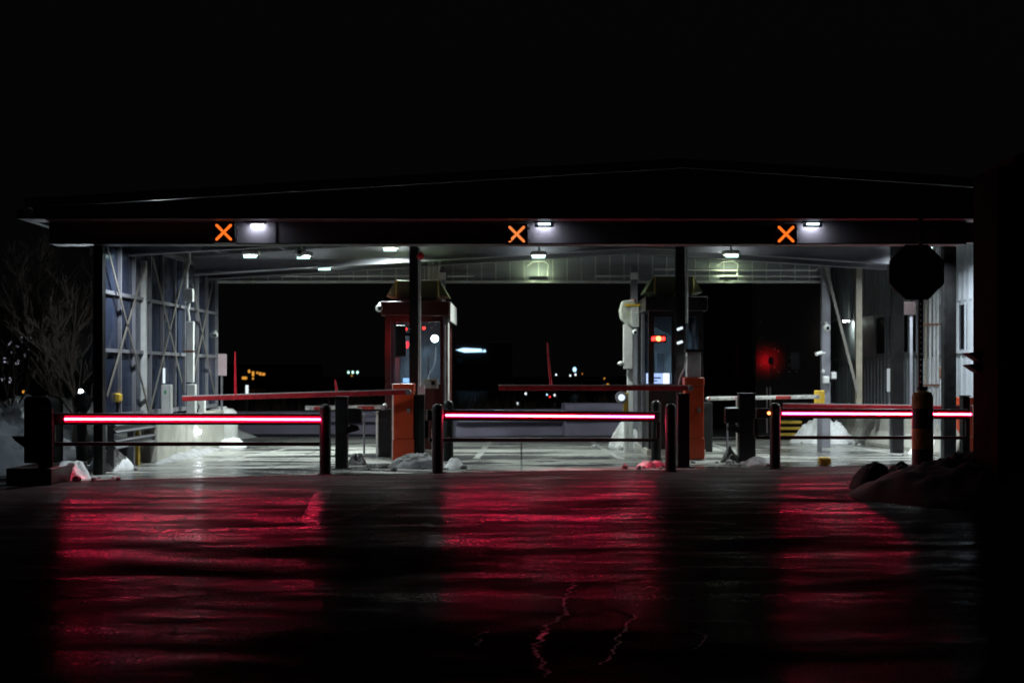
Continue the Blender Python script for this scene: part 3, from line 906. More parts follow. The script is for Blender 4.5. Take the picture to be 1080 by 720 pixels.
gate_post(360.5, 494, .205, 419, 'square black post between the left bollard and the orange cabinet', (1, .24))
gate_post(442.5, 486, .19, 417, 'square black post in front of the left orange cabinet', (-1, .26))
gate_post(720.5, 492.5, .205, 416, 'square black post in front of the right orange cabinet')
gate_post(787.5, 487.5, .30, 415.5, 'broad black post left of right lane, white edged', (-1, .25))
gate_post(1017.5, 487, .14, 418, 'slim black post at the far right end of light bars')
b = G(775, 487)
tag(obj('white_strip', MB().box(X(777, 26.6), X(781.5, 26.6), 26.6, 26.7, .02, Z(418, 26.6)), M['white'], bevel=.01), 'narrow white strip post behind the broad black post', 'post')
tag(obj('white_strip', MB().box(X(455, 27.6), X(457.2, 27.6), 27.6, 27.66, .02, Z(452, 27.6)), M['white'], bevel=.008), 'low thin white strip post behind the middle bollard', 'post')
tag(obj('white_strip', MB().box(X(413.5, 26.9), X(416.4, 26.9), 26.9, 26.96, .02, Z(404, 26.9)), M['white'], bevel=.008), 'tall thin white strip for the lit side of left orange cabinet', 'post')  # white strip stands for the cabinet side lit from the lane


# ------------------------------------------------------------------ red light bars (gates)
def light_gate(name_lb, a, b, led_a, led_b, low_a, low_b, ydepth, dim='led_dim'):
    """a,b: end pixels of the housing; at depths ydepth"""
    Ya, Yb = ydepth
    pa, pb = P(*a, Ya), P(*b, Yb)
    t = thing('barrier_gate', name_lb, 'barrier gate', (pa + pb) * .5 * Vector((1, 1, 0)), 'red lit barrier gates')
    obj('top_bar', MB().beam(pa, pb, .09, .175), M['black'], t, bevel=.012)
    d = (pb - pa).normalized(); fr = Vector((d.y, -d.x, 0))

    def onbar(px):
        # intersection of the view column with the bar line
        k = (px - VX) / F
        s = (k * pa.y - pa.x) / (d.x - k * d.y)
        return pa + d * s
    la, lb_ = onbar(led_a), onbar(led_b)
    st = obj('light_strip', MB().beam(la + fr * .056, lb_ + fr * .056, .018, .105), E[dim], t)
    obj('light_tube', MB().beam(la + fr * .072, lb_ + fr * .072, .012, .030), E['led_core'], st)
    ql, qr = P(*low_a, Ya), P(*low_b, Yb)
    obj('lower_bar', MB().beam(ql, qr, .06, .06), M['black'], t, bevel=.008)
    g = MB()
    for q, w in ((pa, ql), (pb, qr)):
        g.box(q.x - .03, q.x + .03, q.y - .03, q.y + .03, w.z + .031, q.z - .089)
    objs('end_strut', g, M['black'], t)
    return t


light_gate('left barrier gate with glowing red bar', (56, 441.5), (345, 442), 68, 337, (58, 468), (340, 468), (21.6, 22.95), 'led_red')
light_gate('middle barrier gate with glowing red bar', (450, 437.5), (694, 439.3), 468.5, 687.5, (452, 463.6), (692, 463.8), (23.3, 25.0))
light_gate('right barrier gate with glowing red bar, passing behind banded bollard', (797, 435.6), (1020, 436.6), 823.5, 1022, (797, 461), (1017, 461.5), (24.6, 25.6))
p = P(811, 435.5, 24.2)
tag(obj('status_lamp', MB().ball(p, .028), E['hot'], smooth=True), 'tiny orange status lamp beside right lane bollard', 'lamp')

# big black machine at the left end
b = Vector((X(40, 20.9), 20.9, 0))
t = thing('barrier_machine', 'big black barrier drive housing at the left end of gates', 'gate drive', b)
zt_ = Z(418, 21.72)
xa, xb = X(25, 21.72), X(54, 21.72)
poly = [(xa, .25), (xb, .25), (xb, zt_ - .12)] + [(xb - .12 + .12 * math.cos(a), zt_ - .12 + .12 * math.sin(a)) for a in (0.4, .8, 1.2, 1.57)] + [(xa + .04, zt_), (xa, zt_ - .05)]
bd = obj('body', MB().prism(poly, 21.72, 22.3, 'y'), M['matt_black'], t, bevel=.015)
obj('front_plate', MB().box(X(40, 20.7), X(54.5, 20.7), 20.70, 20.795, .25, zt_ - .16), M['matt_black'], bd, bevel=.012)
obj('status_light', MB().box(xb + .002, xb + .014, 21.74, 21.78, Z(447, 21.7), Z(437, 21.7)), E['led_red'], bd)
obj('base', MB().box(X(6, 20.6), X(54, 20.6), 20.6, 22.35, 0.0, .245), M['black'], t, bevel=.02)
obj('side_fin', MB().prism([(xa - .002, Z(472, 21.7)), (xa - .14, Z(465, 21.7)), (xa - .2, Z(460, 21.7)), (xa - .002, Z(461, 21.7))], 21.75, 22.0, 'y'), M['black'], t)

# ------------------------------------------------------------------ orange cabinets with raised-level red arms
OG = 'orange barrier cabinets'


def orange_cab(xc, Y, w, top, lb, extra=False):
    b = Vector((xc, Y, 0))
    t = thing('barrier_cabinet', lb, 'barrier cabinet', b, OG)
    zt = Z(top, Y)
    bd = obj('body', MB().box(xc - w / 2, xc + w / 2, Y, Y + .35, .42, zt - .16), M['orange'], t, bevel=.015)
    obj('lid', MB().box(xc - w / 2 - .01, xc + w / 2 + .01, Y - .01, Y + .36, zt - .155, zt), M['orange'], t, bevel=.02)
    obj('plinth', MB().box(xc - w / 2 - .012, xc + w / 2 + .012, Y - .012, Y + .362, .02, .415), M['orange'], t, bevel=.01)
    obj('latch', MB().box(xc + w / 2 - .12, xc + w / 2 - .06, Y - .02, Y - .004, .9, .98), M['galv'], bd)
    if extra:
        q0, q1 = X(725, Y), X(739.5, Y)
        obj('receipt_box', MB().box(q0, q1, Y + .05, Y + .3, zt + .012, Z(371, Y)), M['steel_light'], t, bevel=.01)
        obj('box_hood', MB().box(q0 - .03, q1 + .03, Y + .02, Y + .33, Z(371, Y) + .002, Z(371, Y) + .05), M['black'], t)
        g = MB().tube([P(715, 408, Y), P(717, 398, Y), P(722, 388, Y), P(724, 376, Y)], .014, 6)
        obj('hose', g, M['pinkpanel'], t, smooth=True)
    return t


orange_cab(X(425.5, 26.2), 26.2, .37, 404.5, 'orange barrier cabinet beside the maroon booth')
orange_cab(X(732.5, 26.6), 26.6, .35, 398, 'orange barrier cabinet beside the black booth, grey box on top', True)
orange_cab(X(1020.5, 27.0), 27.0, .22, 419, 'orange barrier cabinet at the right end, mostly hidden')
AG = 'boom arms'


def boom(lb, a, b, Ya, Yb, h, m, whip=(), cap=None):
    pa, pb = P(*a, Ya), P(*b, Yb)
    t = thing('boom_arm', lb, 'boom arm', ((pa.x + pb.x) / 2, (pa.y + pb.y) / 2, pa.z), AG)
    arm = obj('arm', MB().beam(pa, pb, .05, h), M[m], t, bevel=.008)
    obj('top_edge', MB().beam(pa + Vector((0, 0, h / 2 + .009)), pb + Vector((0, 0, h / 2 + .009)), .03, .016), M['steel_light'], arm)
    for (w0, w1) in whip:
        Yw = Ya + (Yb - Ya) * (w0[0] - a[0]) / (b[0] - a[0])
        obj('whip_marker', MB().tube([P(*w0, Yw), P((w0[0] + w1[0]) / 2, (w0[1] + w1[1]) / 2, Yw), P(*w1, Yw)], [.026, .022, .012], 6), M['red_fibre'], t, smooth=True)
    if cap:
        obj('pivot', MB().tube([pb + Vector((0, -.09, 0)), pb + Vector((0, .06, 0))], cap, 14), M['galv'], t, smooth=True)
    return t


boom('red boom arm crossing left lane with two whip markers', (192, 420.5), (431, 413.5), 25.2, 26.05, .085, 'red_arm', (((248.5, 417), (248, 371)), ((355.5, 414), (353.5, 400))), .05)
boom('red boom arm crossing the middle lane with one bent whip marker', (526, 409), (728, 409.2), 26.3, 26.45, .09, 'red_arm', (((581, 406), (577, 361)),), .05)
boom('red boom arm behind the glowing bar in right lane', (826, 428.5), (1016, 431), 26.6, 26.85, .1, 'red_arm')
boom('short red and white boom arm behind left bollard', (322, 430.5), (404, 429.5), 27.3, 27.4, .06, 'rw_arm', (), .05)
boom('long white and red boom arm in front of dark building', (747, 420.5), (862, 418.5), 29.0, 29.2, .065, 'rw_arm', (), .04)
for px, Y, w, top, lb in ((405.5, 27.6, .24, 431, 'black drive post with white edge under the short red and white arm'),
                          (746.5, 29.3, .2, 424, 'black drive post at the left end of long white arm')):
    xc = X(px, Y)
    t = thing('drive_post', lb, 'post', (xc, Y, 0))
    obj('body', MB().box(xc - w / 2, xc + w / 2, Y, Y + .25, 0, Z(top, Y)), M['black'], t, bevel=.02)
    obj('edge_strip', MB().box(xc - w / 2 - .045, xc - w / 2 - .003, Y - .02, Y + .04, 0.02, Z(top + 3, Y)), M['white'] if px < 500 else M['steel'], t, bevel=.006)
    obj('knob', MB().ball((xc, Y + .05, Z(top - 3, Y)), .05), M['galv'], t, smooth=True)
# grey frame behind the left hinge
g = MB().tube([P(372, 437, 28.5), P(384, 437, 28.5), P(384, 449, 28.5), (X(384, 28.5), 28.5, 0.02)], .02, 8)
tag(obj('bent_pipe', g, M['steel'], smooth=True), 'bent grey pipe loop behind the left square post', 'pipe')
g = MB().tube([(X(767, 28.5), 28.5, 0.02), P(767, 445, 28.5), P(766, 430, 28.5), P(778, 429.5, 28.5)], .02, 8)
tag(obj('bent_pipe', g, M['steel'], smooth=True), 'bent grey pipe loop behind broad black post hinge', 'pipe')

# ------------------------------------------------------------------ booths
def booth(kind, x0, x1, Y0, Y1, zt, m, label):
    base = Vector(((x0 + x1) / 2, Y0, 0))
    t = thing('toll_booth', label, 'booth', base, 'inspection booths between lanes')
    zs = 1.42      # sill
    hb = zt - .28
    obj('lower_wall', MB().box(x0, x1, Y0, Y1, .12, zs), m, t, bevel=.01)
    obj('plinth', MB().box(x0 - .04, x1 + .04, Y0 - .04, Y1 + .04, .004, .118), M['dwarf'], t, bevel=.01)
    rf = obj('roof', MB().box(x0 - .07, x1 + .07, Y0 - .12, Y1 + .1, hb, zt), m, t, bevel=.015)
    fr = MB()
    w = .11
    xm = x0 + (x1 - x0) * .47
    for xx in (x0, x1 - w, xm - w / 2):
        fr.box(xx, xx + w, Y0, Y0 + .08, zs + .002, hb - .002)
    for xx in (x0, x1 - .06):
        for yy in (Y1 - .1, (Y0 + Y1) / 2):
            fr.box(xx, xx + .06, yy, yy + .1, zs + .002, hb - .002)
    fr.box(x0 + w, xm - w / 2, Y0 + .002, Y0 + .07, hb - .12, hb - .004)
    fr.box(xm + w / 2, x1 - w, Y0 + .002, Y0 + .07, hb - .12, hb - .004)
    objs('mullion', fr, m, t)
    gl = MB()
    gl.box(x0 + w, xm - w / 2, Y0 + .03, Y0 + .036, zs + .004, hb - .122)
    gl.box(xm + w / 2, x1 - w, Y0 + .03, Y0 + .036, zs + .004, hb - .122)
    objs('front_window', gl, M['glass'], t)
    obj('side_window', MB().box(x1 - .035, x1 - .03, Y0 + .1, Y1 - .12, zs + .004, hb - .004), M['glass'], t)
    obj('side_window', MB().box(x0 + .03, x0 + .035, Y0 + .1, Y1 - .12, zs + .004, hb - .004), M['glass'], t)
    obj('back_wall', MB().box(x0 + .06, x1 - .06, Y1 - .06, Y1 - .02, zs + .002, hb - .002), M['inside'], t)
    return t, rf, zs, hb


# booth 1 maroon
x0b, x1b, Y0, Y1 = X(406, 28.2), X(470, 28.2), 28.2, 30.7
zt1 = Z(318, 28.2)
t, rf, zs, hb = booth('m', x0b, x1b, Y0, Y1, zt1, M['maroon'], 'maroon inspection booth with two front windows')
g = MB().box(x1b + .004, x1b + .05, Y0 + .04, Y0 + .5, .3, hb - .01)
obj('lit_side_panel', g, M['booth_side'], t, bevel=.01)  # pale colour stands for lane light on this side of the booth
obj('roof_trim', MB().box(x1b + .072, x1b + .1, Y0 - .1, Y1 + .1, hb - .1, zt1 - .01), M['booth_side'], rf)
obj('downpipe', MB().tube([(x1b - .02, Y0 - .05, 1.0), (x1b - .02, Y0 - .05, hb - .01)], .02, 8), M['steel'], t, smooth=True)
# interior of the maroon booth
tag(obj('desk_lamp', MB().ball(P(458.5, 357, 29.4), .078, sc=(1.0, .6, 1.0)), E['boothlamp'], smooth=True), 'bright lamp glowing in the maroon booth right window', 'lamp')
tag(obj('monitor', MB().box(X(425, 29), X(431.5, 29), 29, 29.05, Z(403.5, 29), Z(398.5, 29)), E['screen_dim'], bevel=.01), 'small blue monitor at sill in the maroon booth left window', 'monitor')
tag(obj('notice_strip', MB().box(X(416.5, 28.6), X(421.5, 28.6), 28.6, 28.61, Z(404, 28.6), Z(377, 28.6)), M['white']), 'tall white notice strip in the maroon booth left window', 'notice')
g = MB().tube([P(459, 366, 28.9), P(459, 380, 28.9), P(457, 388, 28.9), P(452, 398, 28.9)], .02, 8)
tag(obj('cable', g, M['steel_light'], smooth=True), 'pale hanging cable in the maroon booth right window', 'cable')
tag(obj('handset_rail', MB().box(X(451, 28.7), X(453, 28.7), 28.7, 28.73, Z(393, 28.7), Z(377, 28.7)), M['white']), 'short white upright bar in the maroon booth right window', 'bar')
q = P(453.5, 404, 28.1)
t2 = thing('intercom_box', 'grey intercom panel below maroon booth right window', 'intercom', q)
obj('case', MB().box(X(445, 28.1), X(462, 28.1), 28.08, 28.19, Z(409.5, 28.1), Z(399, 28.1)), M['booth_side'], t2, bevel=.01)
obj('speaker_grille', MB().box(X(455, 28.1), X(459, 28.1), 28.065, 28.078, Z(406, 28.1), Z(401.5, 28.1)), M['black'], t2)
for i, (px, py, r) in enumerate(((419, 340, .018), (431, 342, .016), (453, 341, .02), (459.5, 342, .016), (455, 334.8, .02))):
    pass
g = MB()
for px, py in ((419, 340), (431, 341.5), (453, 340), (459.5, 342), (452, 334.8), (455, 345.5)):
    g.beam(P(px - 1.2, py + .6, 28.9), P(px + 1.2, py - .6, 28.9), .02, .02)
tag(obj('paper_clips', g, M['white']), 'row of small white clips along top of maroon booth windows', 'clips')
tag(obj('red_indicator', MB().ball(P(428, 347, 28.7), .03), E['beacon'], smooth=True), 'dim red indicator in maroon booth left window', 'lamp')
tag(obj('red_indicator', MB().ball(P(447, 346, 28.7), .03), E['beacon'], smooth=True), 'dim red indicator in maroon booth right window', 'lamp')
# signal head seen from behind, its red lens facing the booth
def signal_head(p, w, h, dp, lb, lensz, strength='signal'):
    t = thing('traffic_signal', lb, 'traffic signal', p)
    hs = obj('housing', MB().box(p.x - w / 2, p.x + w / 2, p.y - dp / 2, p.y + dp / 2, p.z - h / 2, p.z + h / 2), M['black'], t, bevel=.02)
    obj('lens', MB().tube([(p.x, p.y + dp / 2 + .002, lensz), (p.x, p.y + dp / 2 + .02, lensz)], w * .38, 16), E[strength], t)
    g = MB().tube([(p.x, p.y + dp / 2 + .003, lensz), (p.x, p.y + dp / 2 + .1, lensz)], w * .46, 16, cap=False)
    obj('visor', g, M['black'], hs)
    return t


p = P(422.5, 359.5, 27.55)
ts = signal_head(p, .205, .60, .16, 'black traffic signal seen from behind against maroon booth', Z(362, 27.6))
obj('arm', MB().box(p.x + .104, X(432, 27.6), p.y - .03, p.y + .03, p.z + .1, p.z + .16), M['black'], ts)

# booth 2 black
x0b2, x1b2, Y0, Y1 = X(684, 28.2), X(742, 28.2), 28.2, 30.9
zt2 = Z(313, 28.2)
t, rf, zs, hb2 = booth('b', x0b2, x1b2, Y0, Y1, zt2, M['booth_black'], 'black inspection booth with a glowing screen inside')
g = MB()
for px in (677, 682.5):
    g.box(X(px, 29.0), X(px + 3, 29.0), 29, 29.08, .12, hb2 - .02)
obj('side_frame', g, M['steel'], t)
obj('side_sheet', MB().box(X(680.2, 29), X(682.4, 29), 29.03, 29.05, .12, hb2 - .02), M['glass'], t)
sc = thing('screen', 'bright blue white screen in the black booth window', 'monitor', P(693.5, 407, 28.75))
obj('panel', MB().box(X(682, 28.8), X(699.5, 28.8), 28.80, 28.84, Z(405.5, 28.8), Z(393.5, 28.8)), E['screen'], sc)
obj('bright_panel', MB().box(X(699.6, 28.8), X(706, 28.8), 28.80, 28.84, Z(405.5, 28.8), Z(393.5, 28.8)), E['screen_hot'], sc)
obj('text_row', MB().box(X(683.5, 28.8), X(697, 28.8), 28.79, 28.798, Z(399, 28.8), Z(397.6, 28.8)).box(X(683.5, 28.8), X(693, 28.8), 28.79, 28.798, Z(402, 28.8), Z(400.8, 28.8)), M['inside'], sc)
tag(obj('locker', MB().box(X(692, 29.2), X(700.5, 29.2), 29.2, 29.3, Z(394, 29.2), Z(372, 29.2)), M['inside'], bevel=.01), 'grey upright locker behind the bright screen', 'locker')
bl = thing('booth_signal_reflection', 'glowing red signal reflection in the black booth upper window', 'lamp', P(694.5, 357, 28.12))  # glowing balls stand in for a signal reflected in the window
q = P(694.5, 357, 28.1)
obj('lens', MB().ball(q, .05), E['hot'], bl, smooth=True)
for dx in (-.11, -.06, .06, .105):
    obj('side_glint', MB().ball(q + Vector((dx, .005, .01 * math.sin(dx * 60))), .028, sc=(1, .6, 1.5)), E['beacon'], bl, smooth=True)
obj('backplate', MB().box(q.x - .16, q.x + .16, q.y + .055, q.y + .095, q.z - .08, q.z + .08), M['black'], bl, bevel=.01)

# olive rooftop hoods
for (pl, pr, ytop, ybot, lb, roofmid) in ((417, 463, 295.5, 313.5, 'olive rooftop hood on the maroon booth', zt1), (690, 732, 291.5, 309.5, 'olive rooftop hood on the black booth', zt2)):
    Y = 28.35
    t = thing('roof_hood', lb, 'roof unit', (X((pl + pr) / 2, Y), Y, roofmid), 'olive roof units on the booths')
    zt_, zb_ = Z(ytop, Y), Z(ybot, Y)
    xa, xb = X(pl, Y), X(pr, Y)
    bd = obj('body', MB().box(xa, xb, Y, Y + 1.4, zb_, zt_), M['olive'], t, bevel=.01)
    e = .12
    g = MB().prism([(xa - .003, zb_ + .03), (xa - .003, zt_), (xa - e - .06, zb_ + .03)], Y + .05, Y + 1.2, 'y')
    g.prism([(xb + .003, zb_ + .03), (xb + .003, zt_), (xb + e + .06, zb_ + .03)], Y + .05, Y + 1.2, 'y')
    objs('side_wing', g, M['olive'], t)
    obj('edge_trim', MB().box(xb - .03, xb - .01, Y - .012, Y - .002, zb_, zt_).box(xa + .01, xa + .03, Y - .012, Y - .002, zb_, zt_), M['yellow'], bd)
    g = MB()
    for xx in (xa + .05, xb - .1):
        g.box(xx, xx + .05, Y + .1, Y + .15, roofmid + .002, zb_ - .002)
        g.box(xx, xx + .05, Y + 1.1, Y + 1.15, roofmid + .002, zb_ - .002)
    objs('foot', g, M['steel'], t)

# cameras on booth / columns
def dome_cam(p, lb, s=1.0, dirx=-1):
    p = Vector(p)
    t = thing('security_camera', lb, 'camera', p, 'white security cameras')
    obj('body', MB().ball(p, .075 * s, 14, 10), M['white'], t, smooth=True)
    obj('lens', MB().ball(p + Vector((-.01 * dirx, -.058 * s, -.01)), .036 * s, 10, 8), M['window'], t, smooth=True)
    obj('arm', MB().tube([p + Vector((0, 0, .05 * s)), p + Vector((0, .06, .1 * s)), p + Vector((0, .2, .1 * s))], .022 * s, 8), M['white'], t, smooth=True)
    return t


dome_cam(P(400, 325, 28.1), 'white dome camera on left roof corner of maroon booth', 1.0)
dome_cam(P(227, 353, 31.5), 'white dome camera at rear edge of glazed wall', .9)
dome_cam(P(872, 345.5, 31.2), 'round white camera high on the right rear column', 1.1)
dome_cam(P(316, 266, 26.2), 'white camera hanging under the roof in left lane', 1.2)
p = P(864, 372.5, 31.2)
t = thing('security_camera', 'white bullet camera pointing left from right rear column', 'camera', p, 'white security cameras')
obj('body', MB().tube([p + Vector((-.08, -.05, -.02)), p + Vector((.06, .02, .02))], .04, 12), M['white'], t, smooth=True)
obj('arm', MB().tube([p + Vector((.05, 0.02, .0)), p + Vector((.14, .06, .01))], .02, 8), M['white'], t, smooth=True)
for px, py, lb in ((871, 400.5, 'rounded white box lower on the right rear column'), (879, 396, 'rounded grey box right of the right rear column'), (868, 391.5, 'small white box on the right rear column')):
    q = P(px, py, 31.2); w = .07 if px != 868 else .035
    t = thing('junction_box', lb, 'electrical box', q, 'boxes on the right rear column')
    obj('case', MB().box(q.x - w, q.x + w, q.y - .05, q.y + .05, q.z - w * 1.25, q.z + w * 1.25), M['steel_light'] if px != 879 else M['steel'], t, bevel=.025)
    obj('cover', MB().box(q.x - w * .7, q.x + w * .7, q.y - .062, q.y - .052, q.z - w * .9, q.z + w * .9), M['steel_light'], t, bevel=.005)
    obj('mount', MB().box(q.x - .02, q.x + .02, q.y + .052, q.y + .2, q.z - .03, q.z + .03), M['steel'], t)

# bagged camera pole left of booth 2
Y = 29.6
b = Vector((X(664, Y), Y, 0))
t = thing('equipment_pole', 'pale equipment pole with bagged head left of black booth', 'pole', b)
obj('pole', MB().box(X(661.5, Y), X(668, Y), Y, Y + .1, 0, Z(340, Y)), M['steel_light'], t, bevel=.01)
obj('upper_box', MB().box(X(657, Y), X(667, Y), Y - .14, Y - .005, Z(389, Y), Z(342, Y)), M['booth_side'], t, bevel=.012)
hd_ = obj('head_bag', MB().prism([(X(655, Y), Z(318, Y)), (X(668, Y), Z(316.5, Y)), (X(672, Y), Z(324, Y)), (X(667, Y), Z(345, Y)), (X(661, Y), Z(343.5, Y)), (X(654, Y), Z(337, Y)), (X(652.2, Y), Z(328, Y))], Y - .3, Y - .02, 'y'), M['tarp'], t, bevel=.03)
obj('strap', MB().box(X(658, Y), X(681, Y), Y - .325, Y - .302, Z(323.5, Y), Z(321.3, Y)), M['yellow'], hd_)
g = MB()
for i in range(9):
    z0 = Z(345 - i * 2.3, Y)
    g.box(X(664.5, Y), X(672.5, Y), Y - .335, Y - .303, z0 + .004, z0 + .036)
obj('ribbed_hose', g, M['white'], hd_)
obj('red_lamp', MB().ball(P(668, 317, Y - .1), .05, sc=(1.4, 1, .6)), M['red_fibre'], t, smooth=True)
obj('dome_camera', MB().ball(P(670, 350, Y - .25), .06), M['white'], t, smooth=True)
obj('dome_lens', MB().ball(P(670, 350.5, Y - .31), .034), M['window'], t, smooth=True)
obj('side_horn', MB().ball(P(655, 383, Y - .1), .06, sc=(1.2, 1, .8)), M['steel_light'], t, smooth=True)
# beacon on yellow post
Y = 29.2
b = Vector((X(659, Y), Y, 0))
t = thing('beacon_post', 'short yellow post with round white lamp beside the middle lane', 'beacon', b)
obj('post', MB().box(X(658, Y), X(662.5, Y), Y, Y + .08, 0, Z(434.2, Y)), M['white'], t, bevel=.01)
obj('sleeve', MB().box(X(657.6, Y), X(662.9, Y), Y - .01, Y + .09, Z(434, Y), Z(414, Y)), M['yellow'], t, bevel=.01)
q = P(655.5, 419, Y - .1)
obj('lamp_ring', MB().tube([q, q + Vector((0, .1, 0))], .125, 20), M['steel'], t, smooth=True)
obj('lens', MB().tube([q + Vector((0, -.02, 0)), q + Vector((0, -.002, 0))], .07, 16), E['tube'], t, smooth=True)

# ------------------------------------------------------------------ things along the left wall
Y = 26.3
t = thing('electric_cabinet', 'white cabinet with green sticker on the left dwarf wall', 'cabinet', (X(175.5, Y), Y, .82))
obj('case', MB().box(X(170, Y), X(180, Y), Y, Y + .16, .824, Z(405.5, Y)), M['steel_light'], t, bevel=.012)
obj('sticker', MB().box(X(173, Y), X(175.5, Y), Y - .006, Y - .002, Z(415, Y), Z(411.5, Y)), M['green'], t)
obj('door_seam', MB().box(X(179, Y), X(179.3, Y), Y - .004, Y - .001, Z(432, Y), Z(407, Y)), M['black'], t)
tag(obj('tube_reflection', MB().tube([P(173, 404, Y + .1), P(173, 388, Y + .1)], .022, 8), E['tube'], smooth=True), 'short vertical glowing reflection above the white cabinet', 'lamp')  # glowing tube stands in for a bluish reflection
Y = 28.1
t = thing('service_riser', 'tall white service riser with boxes on left wall', 'service pole', (X(200, Y), Y, .82))
obj('cover', MB().box(X(196.5, Y), X(204, Y), Y, Y + .1, Z(403, Y), Z(339, Y)), M['white'], t, bevel=.01)
obj('lower_box', MB().box(X(197, Y), X(206, Y), Y - .03, Y + .14, .824, Z(405, Y)), M['steel_light'], t, bevel=.012)
obj('upper_box', MB().box(X(194, Y), X(203.5, Y), Y - .02, Y + .12, Z(318, Y), Z(304.5, Y)), M['steel_light'], t, bevel=.012)
obj('conduit', MB().tube([P(199.5, 338, Y + .06), P(198, 326, Y + .06), P(200, 319, Y + .06)], .03, 8).tube([P(197, 304, Y + .06), P(197, 285, Y + .06), P(200, 276, Y + .06), P(199.5, 262, Y + .06)], .028, 8), M['steel_light'], t, smooth=True)
obj('strap', MB().box(X(193, Y), X(206, Y), Y - .012, Y - .002, Z(371.5, Y), Z(369.5, Y)), M['rust'], t)
Y = 28.6
t = thing('meter_box', 'square white meter box right of the service riser', 'cabinet', (X(211, Y), Y, .82))
obj('case', MB().box(X(206.5, Y), X(216, Y), Y, Y + .12, .822, Z(418, Y)), M['white'], t, bevel=.02)
obj('cable', MB().tube([P(203, 436, Y - .05), P(208, 434, Y - .05), P(210, 429, Y - .05), P(209, 426, Y - .05)], .015, 6), M['black'], t, smooth=True)
Y = 31.7
t = thing('notice_sign', 'faded pink notice panel at rear end of the glazed wall', 'sign', (X(233, Y), Y, 0))
obj('panel', MB().box(X(227.7, Y), X(238, Y), Y + .1, Y + .12, Z(396, Y), Z(373, Y)), M['pinkpanel'], t, bevel=.008)
obj('post', MB().box(X(231.5, Y), X(233.5, Y), Y + .122, Y + .16, 0, Z(375, Y)), M['steel'], t)
# round small lamp on dwarf wall
q = P(209, 455, 27.3); q.x = XL + .2
q = Vector((XL + .22, -(XL + .22) * F / (VX - 209.5), 0)); q.z = Z(455, q.y)
t = thing('white_marker', 'small round white marker lamp low on the left dwarf wall', 'lamp', q)
obj('lens', MB().ball(q, .055), E['spot'], t, smooth=True)
obj('bracket', MB().box(XL + .163, XL + .21, q.y - .03, q.y + .03, q.z - .03, q.z + .03), M['black'], t)
# salt tank
Y = 32.6
c = Vector((X(234, Y), Y, 0))
t = thing('salt_tank', 'rounded white plastic tank at the rear left corner', 'tank', c)
obj('body', MB().tube([c + Vector((0, 0, z)) for z in (.02, .1, .6, .74, .82, .84)], [.34, .365, .365, .34, .25, .08], 24), M['white'], t, smooth=True)
obj('lid', MB().tube([c + Vector((0, 0, .842)), c + Vector((0, 0, .87))], .12, 16), M['white'], t, smooth=True)
# guardrail
t = thing('guardrail', 'grey steel guardrail of stacked beams at left lane entry', 'guardrail', (-6.6, 24.4, 0))
gy0, gy1 = 23.4, 26.0
for z0 in (.36, .62):
    prof = [(-6.72, z0), (-6.66, z0 + .03), (-6.72, z0 + .075), (-6.72, z0 + .095), (-6.66, z0 + .14), (-6.72, z0 + .17), (-6.74, z0 + .17), (-6.69, z0 + .14), (-6.74, z0 + .095), (-6.74, z0 + .075), (-6.69, z0 + .03), (-6.74, z0)]
    obj('beam', MB().prism(prof, gy0, gy1, 'y'), M['steel'], t)
for yy in (23.6, 24.8, 25.9):
    obj('post', MB().box(-6.86, -6.75, yy - .05, yy + .05, 0, .86), M['steel'] if yy != 24.8 else M['steel'], t)
tag(obj('yellow_post', MB().box(X(138, 25.2), X(146, 25.2), 25.2, 25.33, 0, .92), M['yellow'], bevel=.015), 'stubby yellow post in front of the grey guardrail', 'post')
tag(obj('yellow_block', MB().box(X(150, 25.9), X(159, 25.9), 25.9, 26.1, .004, .12), M['yellow'], bevel=.03), 'low yellow kerb block beside the guardrail', 'block')
q = P(117, 419.5, 23.9)
t = thing('floodlight', 'yellow floodlight on rusty bracket at left wall front', 'floodlight', q)
obj('head', MB().prism([(q.x - .02, q.z - .1), (q.x - .02, q.z + .1), (q.x + .17, q.z + .07), (q.x + .17, q.z - .06)], q.y - .08, q.y + .1, 'y'), M['yellow'], t, bevel=.02)
obj('bracket', MB().box(q.x - .15, q.x - .024, q.y - .03, q.y + .03, q.z - .1, q.z + .08).box(q.x - .19, q.x - .152, q.y - .05, q.y + .05, .82, q.z + .18), M['rust'], t)
# dark post with blue white light
Y = 27.5
c = Vector((X(87, Y), Y, 0))
t = thing('lamp_post', 'dark rounded lamp head with blue white light beyond left gate', 'lamp', c)
obj('hood', MB().ball((c.x, Y, Z(424, Y)), .17, sc=(1, 1, 1.25)), M['black'], t, smooth=True)
obj('post', MB().tube([c, (c.x, Y, Z(432, Y))], .07, 10), M['black'], t, smooth=True)
obj('light', MB().ball((X(85.5, Y), Y - .02, Z(412.5, Y)), .032), E['post'], t, smooth=True)


